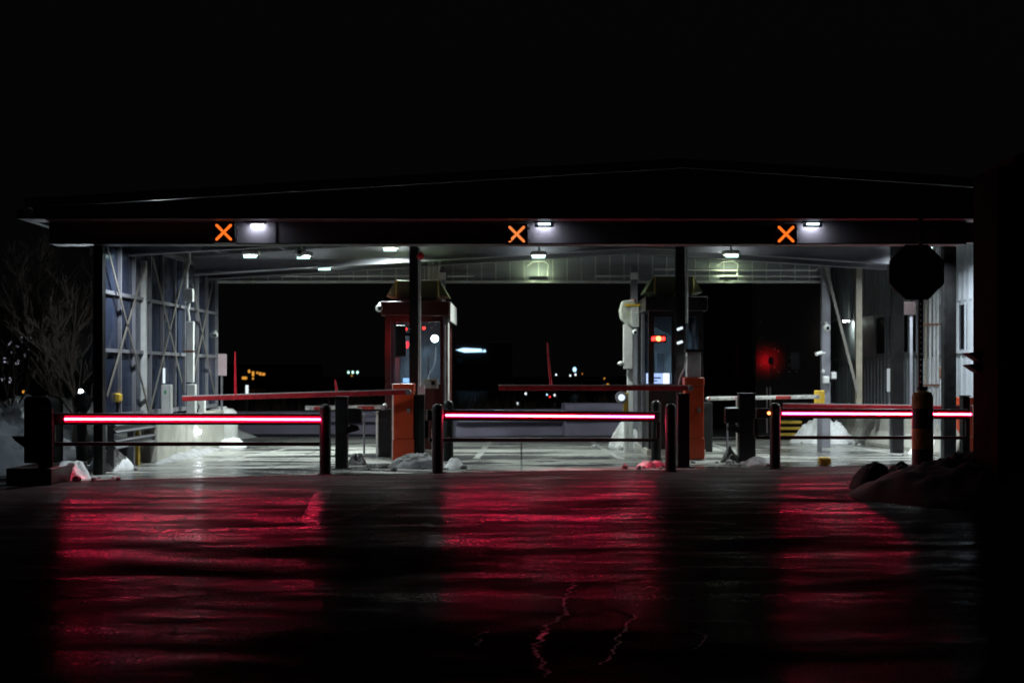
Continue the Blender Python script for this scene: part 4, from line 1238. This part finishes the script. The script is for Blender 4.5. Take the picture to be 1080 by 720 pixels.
# ------------------------------------------------------------------ snow
def mound(name, lb, cat, cx, cy, rx, ry, h, seed, m='snow', n=44, rough=.35):
    g = MB(); vs, fs = [], []
    rings = n
    seg = 90
    for i in range(rings + 1):
        r = i / rings
        for k in range(seg):
            a = 2 * math.pi * k / seg
            e = 1 + .22 * noise.noise((math.cos(a) * 1.3 + seed, math.sin(a) * 1.3, seed * .7))
            x, y = cx + math.cos(a) * r * rx * e, cy + math.sin(a) * r * ry * e
            f = (1 - r * r) ** 0.9 if r < 1 else 0
            z = h * f * (1 + rough * noise.noise((x * 2.2, y * 2.2, seed)) + rough * .6 * noise.noise((x * 6, y * 6, seed + 3)) + rough * .35 * noise.noise((x * 15, y * 15, seed + 9)) + rough * .2 * noise.noise((x * 34, y * 34, seed + 2)))
            vs.append((x, y, max(z, 0) + (.006 if r < 1 else -.01)))
    for i in range(rings):
        for k in range(seg):
            k2 = (k + 1) % seg
            fs.append((i * seg + k, i * seg + k2, (i + 1) * seg + k2, (i + 1) * seg + k))
    g.add(vs, fs)
    return tag(obj(name, g, M[m], smooth=True), lb, cat)


mound('snow_bank', 'large pale snow bank at left edge beside black drive housing', 'snow bank', -9.3, 24.2, 1.55, 2.6, 1.0, 1.0)
mound('snow_pile', 'reddened snow pile at the foot of black drive housing', 'snow pile', X(74, 21.7), 21.8, .24, .35, .24, 2.3, rough=.6)
mound('snow_pile', 'snow heap below grey guardrail at left lane', 'snow pile', X(112, 23.8), 24.0, .36, .55, .32, 3.1, rough=.6)
mound('snow_pile', 'low snow ridge along the foot of left dwarf wall', 'snow pile', -6.5, 28.0, .2, 2.6, .09, 4.2, 'dirty_snow', rough=.6)
mound('snow_pile', 'white snow heap against the salt tank', 'snow pile', X(243, 31.4), 31.5, .34, .4, .24, 5.7, rough=.3)
mound('snow_pile', 'white snow heap below the yellow beacon post', 'snow pile', X(661, 31.4), 31.6, .36, .4, .52, 6.1, rough=.4)
mound('snow_pile', 'broad white snow heap against right concrete barriers', 'snow pile', X(872, 33.2), 33.4, .72, .6, .50, 7.9, rough=.5)
mound('snow_pile', 'lumpy snow heap in far right corner behind gates', 'snow pile', X(993, 28.2), 28.6, .5, .5, .34, 8.4, rough=.8)
mound('snow_pile', 'dirty snow hump between left orange cabinet and bollard', 'snow pile', X(441, 24.6), 24.6, .52, .5, .2, 9.3, 'dirty_snow', rough=.5)
mound('snow_pile', 'small snow clump right of the middle lane left bollard', 'snow pile', X(478, 24.2), 24.4, .18, .5, .16, 10.1, rough=.5)
mound('snow_pile', 'small broken snow clump before red lit bollard', 'snow pile', X(688, 24.6), 24.6, .26, .25, .12, 11.3, rough=.8)
mound('snow_pile', 'pinkish snow clump right of the broad black post', 'snow pile', X(800, 25.3), 25.2, .3, .5, .14, 12.8, 'dirty_snow', rough=.5)
mound('slush_lump', 'dark slush lump right of the left square post', 'slush', X(376, 25.3), 25.3, .18, .2, .16, 13.5, 'gravelly', rough=.9)
mound('slush_lump', 'dark slush lump left of the broad black post', 'slush', X(771, 26.0), 26.0, .2, .2, .2, 14.5, 'gravelly', rough=.9)
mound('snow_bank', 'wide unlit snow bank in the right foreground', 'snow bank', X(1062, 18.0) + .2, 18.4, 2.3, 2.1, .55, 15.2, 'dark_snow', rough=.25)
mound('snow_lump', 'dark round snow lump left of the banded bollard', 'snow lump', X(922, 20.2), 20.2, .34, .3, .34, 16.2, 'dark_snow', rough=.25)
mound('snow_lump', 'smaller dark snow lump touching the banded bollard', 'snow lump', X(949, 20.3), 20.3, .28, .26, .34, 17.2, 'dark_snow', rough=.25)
mound('snow_bank', 'snow bank behind the trees at left edge', 'snow bank', -13.5, 36, 6.5, 4, .9, 18.2)
g = MB(); rr = random.Random(77)
for (cx, cy, sp, n_) in ((X(76, 21.8), 21.6, .6, 40), (X(112, 23.8), 23.6, .6, 30), (X(441, 24.6), 24.3, .8, 45), (X(478, 24.2), 24.2, .5, 30), (X(688, 24.6), 24.4, .5, 40),
                         (X(800, 25.3), 25.0, .6, 40), (X(376, 25.3), 25.1, .5, 25), (X(771, 26), 25.7, .5, 25), (X(872, 33.2), 32.6, 1.1, 50), (X(661, 31), 31, .6, 30), (X(990, 28), 27.8, .7, 40)):
    for k in range(n_ // 2):
        r = rr.uniform(.010, .034) * (1 if rr.random() < .8 else 1.7)
        x, y = rr.gauss(cx, sp * .6), rr.gauss(cy, sp * .5)
        g.ball((x, y, r * .55 + .006), r, 6, 4, sc=(rr.uniform(.8, 1.5), rr.uniform(.8, 1.4), rr.uniform(.6, 1)))
cr_ = obj('slush_crumbs', g, M['dirty_snow']); cr_['kind'] = 'stuff'; cr_['label'] = 'crumbs of dirty snow scattered around the post bases'; cr_['category'] = 'slush'
t = tag(obj('yellow_kerb_block', MB().box(X(860, 25.4), X(872, 25.4), 25.0, 25.25, .006, .15), M['yellow'], bevel=.04), 'small yellow block on wet pavement in right lane', 'block')

# ------------------------------------------------------------------ behind the lanes
def jersey(lb, p, q, h, m, w=.5, group='concrete road barriers', coped=False):
    p, q = Vector((p[0], p[1], 0)), Vector((q[0], q[1], 0))
    d = (q - p).normalized(); s = Vector((-d.y, d.x, 0))
    prof = [(-w / 2, 0), (-w / 2, .08), (-w * .27, .34 * h / .8), (-w * .16, h - .02), (-w * .12, h), (w * .12, h), (w * .16, h - .02), (w * .27, .34 * h / .8), (w / 2, .08), (w / 2, 0)]
    if coped:   # overhanging coping on a recessed base, shaped to shade the lower part
        prof = [(-w * .22, 0), (-w * .25, h * .42), (-w * .62, h * .56), (-w * .5, h * .74), (-w * .3, h * .80), (-w * .26, h - .03), (-w * .2, h), (w * .2, h), (w * .3, h * .8), (w * .62, h * .56), (w * .25, h * .42), (w * .22, 0)]
    g = MB(); n = len(prof)
    vs = [p + s * a + Vector((0, 0, z + .004)) for a, z in prof] + [q + s * a + Vector((0, 0, z + .004)) for a, z in prof]
    g.add(vs, [tuple(range(n)), tuple(range(2 * n - 1, n - 1, -1))] + [(i, (i + 1) % n, (i + 1) % n + n, i + n) for i in range(n)])
    return tag(obj('concrete_barrier', g, M[m], bevel=.02), lb, 'barrier', group)


jersey('low lilac grey concrete barrier behind middle lane, left half', (X(478, 36.2), 36.6), (X(592, 37.0), 37.4), .70, 'lilac', .8, coped=True)
jersey('taller lilac grey concrete barrier behind middle lane, right half', (X(594, 37.0), 37.0), (X(658, 37.4), 37.4), .86, 'lilac', .8, coped=True)
jersey('dark lilac concrete barrier seen behind left lane', (X(245, 38), 38.2), (X(402, 38), 38.2), .62, 'lilac', .6, coped=True)
jersey('rearmost pale concrete barrier along right lane', (8.35, 37.5), (8.1, 33.9), .82, 'dwarf', .55)
jersey('middle pale concrete barrier along the right lane', (8.05, 33.5), (8.2, 30.6), .82, 'dwarf', .55)
jersey('nearest pale concrete barrier along right lane', (8.3, 30.2), (8.5, 27.0), .82, 'dwarf', .55)
# yellow ribbed bumper
Y = 34.8
t = thing('crash_cushion', 'yellow ribbed bumper behind the right lane bollard', 'bumper', (X(836, Y), Y, 0))
for k in range(3):
    z0 = .05 + k * .15
    obj('rail', MB().box(X(822, Y), X(846, Y), Y, Y + .12, z0 + .05, z0 + .12), M['yellow'], t, bevel=.02)
obj('backing', MB().box(X(823, Y), X(845, Y), Y + .122, Y + .3, 0.0, .5), M['black'], t)
q = P(865, 418, 29.4)
t = thing('arm_rest_post', 'orange and white capped post at right end of long white arm', 'post', (q.x, 29.4, 0))
obj('cap', MB().box(X(860, 29.4), X(870, 29.4), 29.4, 29.55, Z(426, 29.4), Z(411.5, 29.4)), M['yellow'], t, bevel=.02)
obj('post', MB().box(X(863, 29.4), X(867, 29.4), 29.42, 29.52, 0.004, Z(426.2, 29.4)), M['steel'], t)

# dark rear building with a red glow from a traffic signal
bd_ = thing('dark_building', 'dark clad building behind the right lane, lit red', 'building', (7.5, 41, 0))
bx0, bx1 = X(797, 41), X(872, 41)
obj('wall', MB().box(bx0, bx1, 41, 41.2, 0, 6.0), M['darkwall'], bd_)
obj('setback_wall', MB().box(X(742, 41) - .1, bx0 - .004, 41.5, 41.7, 0, 6.0), M['matt_black'], bd_)
obj('window', MB().box(X(834, 41), X(843.5, 41), 40.98, 40.997, Z(390, 41), Z(371.5, 41)), M['window'], bd_)
g = MB()
for px, py in ((802, 355), (802, 370), (802, 385), (802, 340), (817, 368), (821, 370), (832.5, 377), (832.5, 385), (832.5, 392), (817, 387), (821, 392), (840, 392)):
    q = P(px, py, 40.98); g.ball(q, .022, 6, 4)
obj('rivet', g, M['galv'], bd_)
p = P(813.5, 380, 40.4)
ts = signal_head(p, .13, .2, .12, 'dark traffic signal reddening the building wall behind it', p.z, 'signal_far')
obj('pole', MB().tube([(p.x, p.y, 0), (p.x, p.y, p.z - .102)], .02, 8), M['black'], ts)
for px in (808.5, 812):
    tag(obj('reflector_post', MB().box(X(px, 39), X(px + 1.0, 39), 39, 39.03, 0, Z(408, 39)), M['pinkpanel']), 'thin %s reflective post below the reddened wall' % ('left' if px < 810 else 'right'), 'post')

# right building, ribbed siding and windows
rb = thing('ribbed_building', 'grey ribbed metal building with dark windows along the right', 'building', (9.6, 36, 0))
WX = 9.5
obj('wall', MB().box(WX, WX + .3, 25.5, 46, 0, 5.5), M['siding'], rb)
g = MB(); y = 25.6
while y < 46:
    g.box(WX - .03, WX - .001, y, y + .05, 0, 2.05); g.box(WX - .05, WX - .001, y + .1, y + .15, 3.2, 5.4); y += .36
obj('rib', g, M['siding'], rb)


def wpx(px): return WX * F / (px - VX)


for a, b in ((924.5, 935), (938.5, 941.5), (953, 959.5), (962, 968), (1002, 1010), (1012.5, 1019.5)):
    yb, ya = wpx(a), wpx(b)
    w = obj('window', MB().box(WX - .02, WX - .002, ya, yb, 2.16, 3.1), M['window'], rb)
    g = MB().box(WX - .05, WX - .021, ya - .05, ya, 2.1, 3.16).box(WX - .05, WX - .021, yb, yb + .05, 2.1, 3.16)
    obj('frame', g, M['siding'], w)
obj('sill_band', MB().box(WX - .06, WX - .032, 25.6, 46, 2.06, 2.12), M['siding'], rb)
q = Vector((WX - .2, wpx(900), Z(339, wpx(900))))
t = thing('wall_lamp', 'small pale wall lamp on the ribbed building, left of its windows', 'lamp', q)
obj('housing', MB().box(q.x - .09, q.x + .19, q.y - .09, q.y + .09, q.z + .02, q.z + .09), M['steel_light'], t, bevel=.02)
obj('lens', MB().box(q.x - .08, q.x + .06, q.y - .08, q.y + .08, q.z - .004, q.z + .018), E['lamp_wall'], t)
q0 = P(938, 400, 30.5)
t = thing('wall_tube_light', 'vertical white tube fitting before the ribbed building', 'lamp', P(938, 412, 30.5))
obj('case', MB().box(X(936, 30.5), X(940.5, 30.5), 30.5, 30.56, Z(413, 30.5), Z(388.5, 30.5)), E['tube_dim'], t, bevel=.01)
obj('post', MB().tube([(X(940, 30.5), 30.6, 0), (X(940, 30.5), 30.6, Z(390, 30.5))], .02, 8), M['steel'], t)
t = thing('pipe_run', 'four thin pale vertical pipes right of the octagonal sign', 'pipes', (X(982, 28.5), 28.5, 0))
for px in (976.5, 981, 985.5, 989):
    obj('pipe', MB().tube([(X(px, 28.5), 28.5, 0.02), (X(px, 28.5), 28.5, 4.3)], .025, 8), M['steel_tan' if px < 978 else 'steel_light'], t, smooth=True)
obj('clamp', MB().box(X(972, 28.5), X(992, 28.5), 28.44, 28.47, Z(343, 28.5), Z(341, 28.5)).box(X(972, 28.5), X(992, 28.5), 28.44, 28.47, Z(407, 28.5), Z(405, 28.5)), M['rust'], t)
Y = 30.0
t = thing('blue_sign', 'small blue grey panel sign behind the octagonal sign', 'sign', (X(960, Y), Y, 0))
obj('panel', MB().box(X(953.5, Y), X(966, Y), Y, Y + .03, Z(332, Y), Z(318, Y)), M['darkwall'], t)
obj('post', MB().box(X(960, Y), X(963, Y), Y + .032, Y + .08, 0, Z(320, Y)), M['steel'], t)
Y = 27.2
t = thing('standpipe', 'blue and rust standpipe right of the banded bollard', 'pipe', (X(993, Y), Y, 0))
obj('pipe', MB().tube([(X(993, Y), Y, 0.004), (X(993, Y), Y, Z(400, Y))], .03, 8), M['siding'], t, smooth=True)
obj('valve', MB().box(X(991, Y), X(995.5, Y), Y - .04, Y + .04, Z(398.8, Y), Z(387, Y)), M['rust'], t, bevel=.015)
obj('tag_plate', MB().box(X(988, Y), X(996, Y), Y - .06, Y - .045, Z(447, Y), Z(441.5, Y)), M['siding'], t)

# ------------------------------------------------------------------ octagonal sign on banded bollard
Y = 21.8
c = Vector((X(973, Y), Y, 0))
t = thing('banded_bollard', 'thick yellow and black banded bollard standing in the right foreground', 'bollard', c)
obj('post', MB().tube([c, c + Vector((0, 0, 1.26)), c + Vector((0, 0, 1.33)), c + Vector((0, 0, 1.36))], [.16, .16, .13, .05], 24), M['bands'], t, smooth=True)
obj('collar', MB().tube([c + Vector((0, 0, 1.362)), c + Vector((0, 0, 1.42))], .08, 12), M['black'], t, smooth=True)
t = thing('octagonal_sign', 'unlit octagonal sign on perforated post above the banded bollard', 'road sign', c + Vector((0, 0, 1.42)))
cs = P(967, 287, Y - .06)
R_ = .455
poly = [(cs.x + R_ * math.cos(math.pi / 8 + k * math.pi / 4), cs.z + R_ * math.sin(math.pi / 8 + k * math.pi / 4)) for k in range(8)]
pl = obj('sign_face', MB().prism(poly, cs.y, cs.y + .012, 'y'), M['dark_steel'], t)
R2 = R_ * .93
poly2 = [(cs.x + R2 * math.cos(math.pi / 8 + k * math.pi / 4), cs.z + R2 * math.sin(math.pi / 8 + k * math.pi / 4)) for k in range(8)]
obj('face_sheet', MB().prism(poly2, cs.y - .004, cs.y - .001, 'y'), M['dark_steel'], pl)
# perforated square tube: two cheeks with rungs, open holes between
g = MB()
xa = c.x - .028 - .03
z0, z1 = 1.422, 4.1
g.box(xa, xa + .018, Y - .028, Y + .028, z0, z1)
g.box(xa + .040, xa + .058, Y - .028, Y + .028, z0, z1)
z = z0
while z < z1:
    g.box(xa + .0185, xa + .0395, Y - .026, Y + .026, z, z + .055)
    z += .085
obj('post', g, M['black'], t)

# ------------------------------------------------------------------ dark kiosk at right edge
Y = 17.2
kx0, kx1 = X(1024, Y + 1.0), X(1024, Y + 1.0) + 1.25
t = thing('dark_kiosk', 'tall unlit kiosk with rounded cap at the right edge', 'kiosk', ((kx0 + kx1) / 2, Y, 0))
zt_ = Z(175, Y)
bd = obj('body', MB().box(kx0 + .02, kx1, Y, Y + 1.0, 0, zt_), M['matt_black'], t, bevel=.03)
poly = [(kx0 + .15 + .0, zt_ + .002)] + [(kx0 + .75 - .6 * math.cos(a), zt_ + .01 + .24 * math.sin(a)) for a in [i * math.pi / 10 for i in range(0, 11)]]
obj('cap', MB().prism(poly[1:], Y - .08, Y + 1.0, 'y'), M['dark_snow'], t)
arch = [(kx0 + .32, .6), (kx0 + 1.0, .6), (kx0 + 1.0, 3.2)] + [(kx0 + .66 + .34 * math.cos(a), 3.2 + .34 * math.sin(a)) for a in [i * math.pi / 8 for i in range(1, 8)]] + [(kx0 + .32, 3.2)]
obj('arched_door', MB().prism(arch, Y - .03, Y - .004, 'y'), M['matt_black'], bd)
for py in (371, 384):
    obj('lamp_hood', MB().prism([(kx0 + .016, Z(py - 1, Y)), (kx0 - .12, Z(py, Y)), (kx0 - .12, Z(py + 1.2, Y)), (kx0 + .016, Z(py + 9, Y))], Y + .7, Y + .95, 'y'), M['dark_steel'], t)
obj('corner_post', MB().box(kx0 - .01, kx0 + .06, Y - .05, Y - .004, 0, zt_ - .3), M['matt_black'], t)

# ------------------------------------------------------------------ bare trees on the left
def tree(name, lb, base, h, seed, lean=0.0, r0=.06, depth=4, group='bare winter trees'):
    rn = random.Random(seed)
    t = thing(name, lb, 'tree', base, group)
    tr, cr = MB(), MB()

    def grow(p, d, ln, r, lev, mb):
        pts, rs = [p], [r]
        n = 4
        for i in range(n):
            d = (d + Vector((rn.gauss(0, .10), rn.gauss(0, .10), rn.gauss(.03, .05)))).normalized()
            p = p + d * ln / n
            pts.append(p); rs.append(max(.006, r * (1 - .55 * (i + 1) / n)))
        mb.tube(pts, rs, 5 if lev < 2 else 3, cap=False)
        if lev >= depth: return
        k = 6 if lev == 0 else rn.choice((3, 4))
        for j in range(k):
            f = rn.uniform(.3, 1.0)
            idx = min(n, max(1, int(f * n)))
            q = pts[idx]
            a = rn.uniform(0, 2 * math.pi)
            sp = rn.uniform(.35, .8)
            dd = (d * 1.0 + Vector((math.cos(a) * sp, math.sin(a) * sp, rn.uniform(.0, .35)))).normalized()
            grow(q, dd, ln * rn.uniform(.45, .7), rs[idx] * .62, lev + 1, cr)
    grow(Vector(base), Vector((lean, 0, 1)).normalized(), h * .6, r0, 0, tr)
    obj('trunk', tr, M['bark'], t, smooth=True)
    obj('branches', cr, M['bark'], t, smooth=True)
    return t


trees = [(12, 33, 4.6, .12, 'bushy bare sapling at the left edge before glowing glint slivers'),
         (28, 36, 5.0, -.1, 'bare tree second from the left edge'),
         (44, 34, 4.6, .05, 'bare tree behind the black drive housing'),
         (62, 33, 5.4, .0, 'slim upright bare tree left of the canopy end'),
         (69, 37, 6.0, .02, 'tall pale stemmed bare tree left of the canopy end'),
         (78, 31, 4.2, .25, 'bare sapling leaning right beside left wall'),
         (95, 30, 4.0, -.22, 'bare sapling leaning left against the left wall'),
         (-12, 35, 5.2, .2, 'bare tree half outside the left frame edge')]
for i, (px, Y, h, ln, lb) in enumerate(trees):
    tree('bare_tree', lb, (X(px, Y), Y, 0), h, 30 + i, ln, .05)

# made-up far wall, its glowing slivers imitate glints on the twigs
Y = 75
fb = thing('distant_building', 'added dark wall with glowing slivers for twig glints behind the left trees', 'building', (X(20, Y), Y, 0))
obj('wall', MB().box(X(-40, Y), X(62, Y), Y, Y + 8, 0, 5.2), M['booth_black'], fb)
rr = random.Random(3)
for px, py, w, h in ((4, 401, 5, 2), (10, 401, 4, 2), (6, 380, 6, 3), (13, 372, 4, 5), (22, 354, 3, 6), (24, 362, 5, 5), (31, 354, 4, 3), (34, 360, 4, 5), (17, 365, 4, 4), (12, 363, 3, 3), (26, 374, 4, 4), (46, 362, 4, 4), (42, 379, 4, 4), (48, 367, 3, 4), (33, 381, 3, 3), (20, 381, 4, 3), (30, 367, 3, 3)):
    for k in range(3):
        u, q = px + rr.uniform(-2.5, 2.5), py + rr.uniform(-2.5, 2.5)
        a, b = rr.uniform(.25, .6), rr.uniform(.3, 1.1)
        if w >= 5: a *= 2; b *= .6
        obj('window', MB().box(X(u - a, Y), X(u + a, Y), Y - .06 - .01 * k, Y - .055 - .01 * k, Z(q + b, Y), Z(q - b, Y)), E['twig_glint'], fb)
t = tag(obj('distant_lamp', MB().ball(P(25, 413, 60), .06), E['faro'], smooth=True), 'small orange light above the black drive housing', 'lamp')

# ------------------------------------------------------------------ far background lights
Y = 160
fb = thing('distant_building', 'distant dark building with orange windows beyond left lane', 'building', (X(265, Y), Y, 0))
obj('wall', MB().box(X(235, Y), X(330, Y), Y, Y + 8, 0, Z(384, Y)), M['booth_black'], fb)
for px, py, w, h in ((258, 398.5, 5, 2.5), (263, 391.5, 2, 3), (267, 394, 2, 5), (267, 399, 1.5, 2), (271.5, 393, 2, 2), (274.5, 394, 2, 3), (278, 394.5, 3, 2.5)):
    obj('window', MB().box(X(px - w / 2, Y), X(px + w / 2, Y), Y - .1, Y - .02, Z(py + h / 2, Y), Z(py - h / 2, Y)), E['faro'], fb)
Y = 150
fb = thing('distant_building', 'distant dark building with a blue lit sign beyond middle lane', 'building', (X(497, Y), Y, 0))
obj('wall', MB().box(X(478, Y), X(540, Y), Y, Y + 6, 0, Z(362, Y)), M['booth_black'], fb)
obj('lit_sign', MB().prism([(X(481, Y), Z(369, Y)), (X(489, Y), Z(367, Y)), (X(508, Y), Z(368, Y)), (X(509, Y), Z(371, Y)), (X(490, Y), Z(371.5, Y))], Y - .3, Y - .05, 'y'), E['farb'], fb)
obj('sign_lamp', MB().ball(P(511, 370, Y - .2), .14), E['farb'], fb, smooth=True)
obj('window', MB().box(X(482, Y), X(488, Y), Y - .1, Y - .02, Z(383, Y), Z(378, Y)), M['inside'], fb)


def street(px, py, Y, r, m, lb, grp='distant street lamps'):
    p = P(px, py, Y)
    t = thing('street_lamp', lb, 'street lamp', (p.x, Y, 0), grp)
    obj('lamp', MB().ball(p, r * .75, sc=(1, 1, 1.3)), E[m], t, smooth=True)
    obj('pole', MB().tube([(p.x, Y + r, 0), (p.x, Y + r, p.z + .02)], .05, 6), M['booth_black'], t)
    return t


street(367.5, 392.5, 140, .13, 'farc', 'left one of three green white distant lamps')
street(372, 392.5, 140, .14, 'farc', 'middle one of three green white distant lamps')
street(377, 392.5, 140, .14, 'farc', 'right one of three green white distant lamps')
street(371, 396, 140, .07, 'faro', 'faint orange distant lamp below the green white lamps')
street(586.5, 395, 120, .09, 'farw', 'small white distant lamp right of the bent whip marker')
street(606, 389.5, 120, .2, 'farb', 'bluish distant lamp, highest beyond the middle lane')
street(607, 395, 120, .10, 'farw', 'white distant lamp just under the bluish one')
street(601.5, 396, 120, .09, 'farw', 'white distant lamp left of and under the bluish one')
street(637.5, 399, 120, .07, 'faro', 'orange distant lamp, upper, near the equipment pole')
street(641, 405.5, 110, .10, 'faro', 'orange distant lamp, lower, near the equipment pole')
street(554.5, 415, 80, .07, 'farw', 'whitish distant lamp left of the red distant lamp')
street(546, 425.5, 62, .07, 'farw', 'pale distant lamp just above the lilac barrier')
street(577, 416, 80, .05, 'farb', 'tiny bluish distant lamp left of the red one')
street(585, 416.5, 80, .07, 'farw', 'tiny white distant lamp right of the red one')
street(580, 418.5, 80, .05, 'farr', 'tiny red distant lamp under middle boom arm')
street(614, 394, 125, .05, 'faro', 'dim orange distant lamp right of bluish one')
# white marker post behind left lane
Y = 44
t = thing('marker_post', 'white topped marker post beyond the left lane', 'post', (X(260.5, Y), Y, 0))
obj('post', MB().tube([(X(260.5, Y), Y, 0), (X(260.5, Y), Y, Z(418, Y))], .04, 8), M['steel'], t, smooth=True)
obj('lamp', MB().tube([(X(260.5, Y), Y, Z(417.8, Y)), (X(260.5, Y), Y, Z(406, Y))], .045, 8), E['tube'], t, smooth=True)

M['twig'] = mat('dry_brush', (0.16, 0.11, 0.09), 0.9, 0.0, 0.4, 3, 0.0)
g = MB(); rr = random.Random(12)
for i in range(2600):
    Y = rr.uniform(42, 52); px = rr.uniform(236, 742); x = X(px, Y)
    h = rr.uniform(.3, 1.0) * (1 + .5 * noise.noise((x * .5, Y * .3, 2)))
    a = rr.uniform(-.35, .35); b = rr.uniform(-.3, .3)
    p = Vector((x, Y, 0)); q = Vector((x + a * h, Y + b * h, h)); w = rr.uniform(.008, .02)
    m_ = p.lerp(q, .5) + Vector((rr.uniform(-.08, .08), rr.uniform(-.08, .08), 0))
    g.add([p + Vector((-w, 0, 0)), p + Vector((w, 0, 0)), m_ + Vector((w, 0, 0)), m_ + Vector((-w, 0, 0)), q], [(0, 1, 2, 3), (3, 2, 4)])
br = obj('brush', g, M['twig']); br['kind'] = 'stuff'; br['label'] = 'dry dark brush growing beyond the lilac barriers'; br['category'] = 'brush'

# ------------------------------------------------------------------ camera, world, render
cam = bpy.data.cameras.new('camera')
co = bpy.data.objects.new('camera', cam); C.objects.link(co)
co.location = (0, 0, CAMZ); co.rotation_euler = (math.radians(90), 0, 0)
cam.lens = 50; cam.sensor_width = 36; cam.sensor_fit = 'HORIZONTAL'
cam.shift_x = -10 / 1080; cam.shift_y = 35 / 1080
cam.clip_start = .1; cam.clip_end = 3000
cam.dof.use_dof = True; cam.dof.focus_distance = 13.5; cam.dof.aperture_fstop = 2.4
scene.camera = co

w = bpy.data.worlds.new('World'); scene.world = w; w.use_nodes = True
t = w.node_tree; bg = t.nodes['Background']
sky = t.nodes.new('ShaderNodeTexSky'); sky.sky_type = 'NISHITA'; sky.sun_disc = False
sky.sun_elevation = math.radians(-4.0); sky.sun_rotation = math.radians(160)
mixn = t.nodes.new('ShaderNodeMix'); mixn.data_type = 'RGBA'
mixn.inputs[0].default_value = 0.15
mixn.inputs[6].default_value = (.015, .015, .0165, 1)
t.links.new(sky.outputs[0], mixn.inputs[7])
t.links.new(mixn.outputs[2], bg.inputs['Color'])
bg.inputs['Strength'].default_value = .1

vs_ = scene.view_settings
vs_.view_transform = 'Standard'; vs_.look = 'None'; vs_.exposure = 0; vs_.gamma = 1; vs_.use_curve_mapping = False
cy = scene.cycles
cy.use_denoising = True
try:
    cy.denoising_prefilter = "ACCURATE"
except Exception:
    pass
cy.max_bounces = 6; cy.diffuse_bounces = 3; cy.glossy_bounces = 4; cy.transparent_max_bounces = 12
cy.sample_clamp_indirect = 6.0; cy.sample_clamp_direct = 0
cy.caustics_reflective = False; cy.caustics_refractive = False
cy.use_light_tree = True
cy.use_adaptive_sampling = False
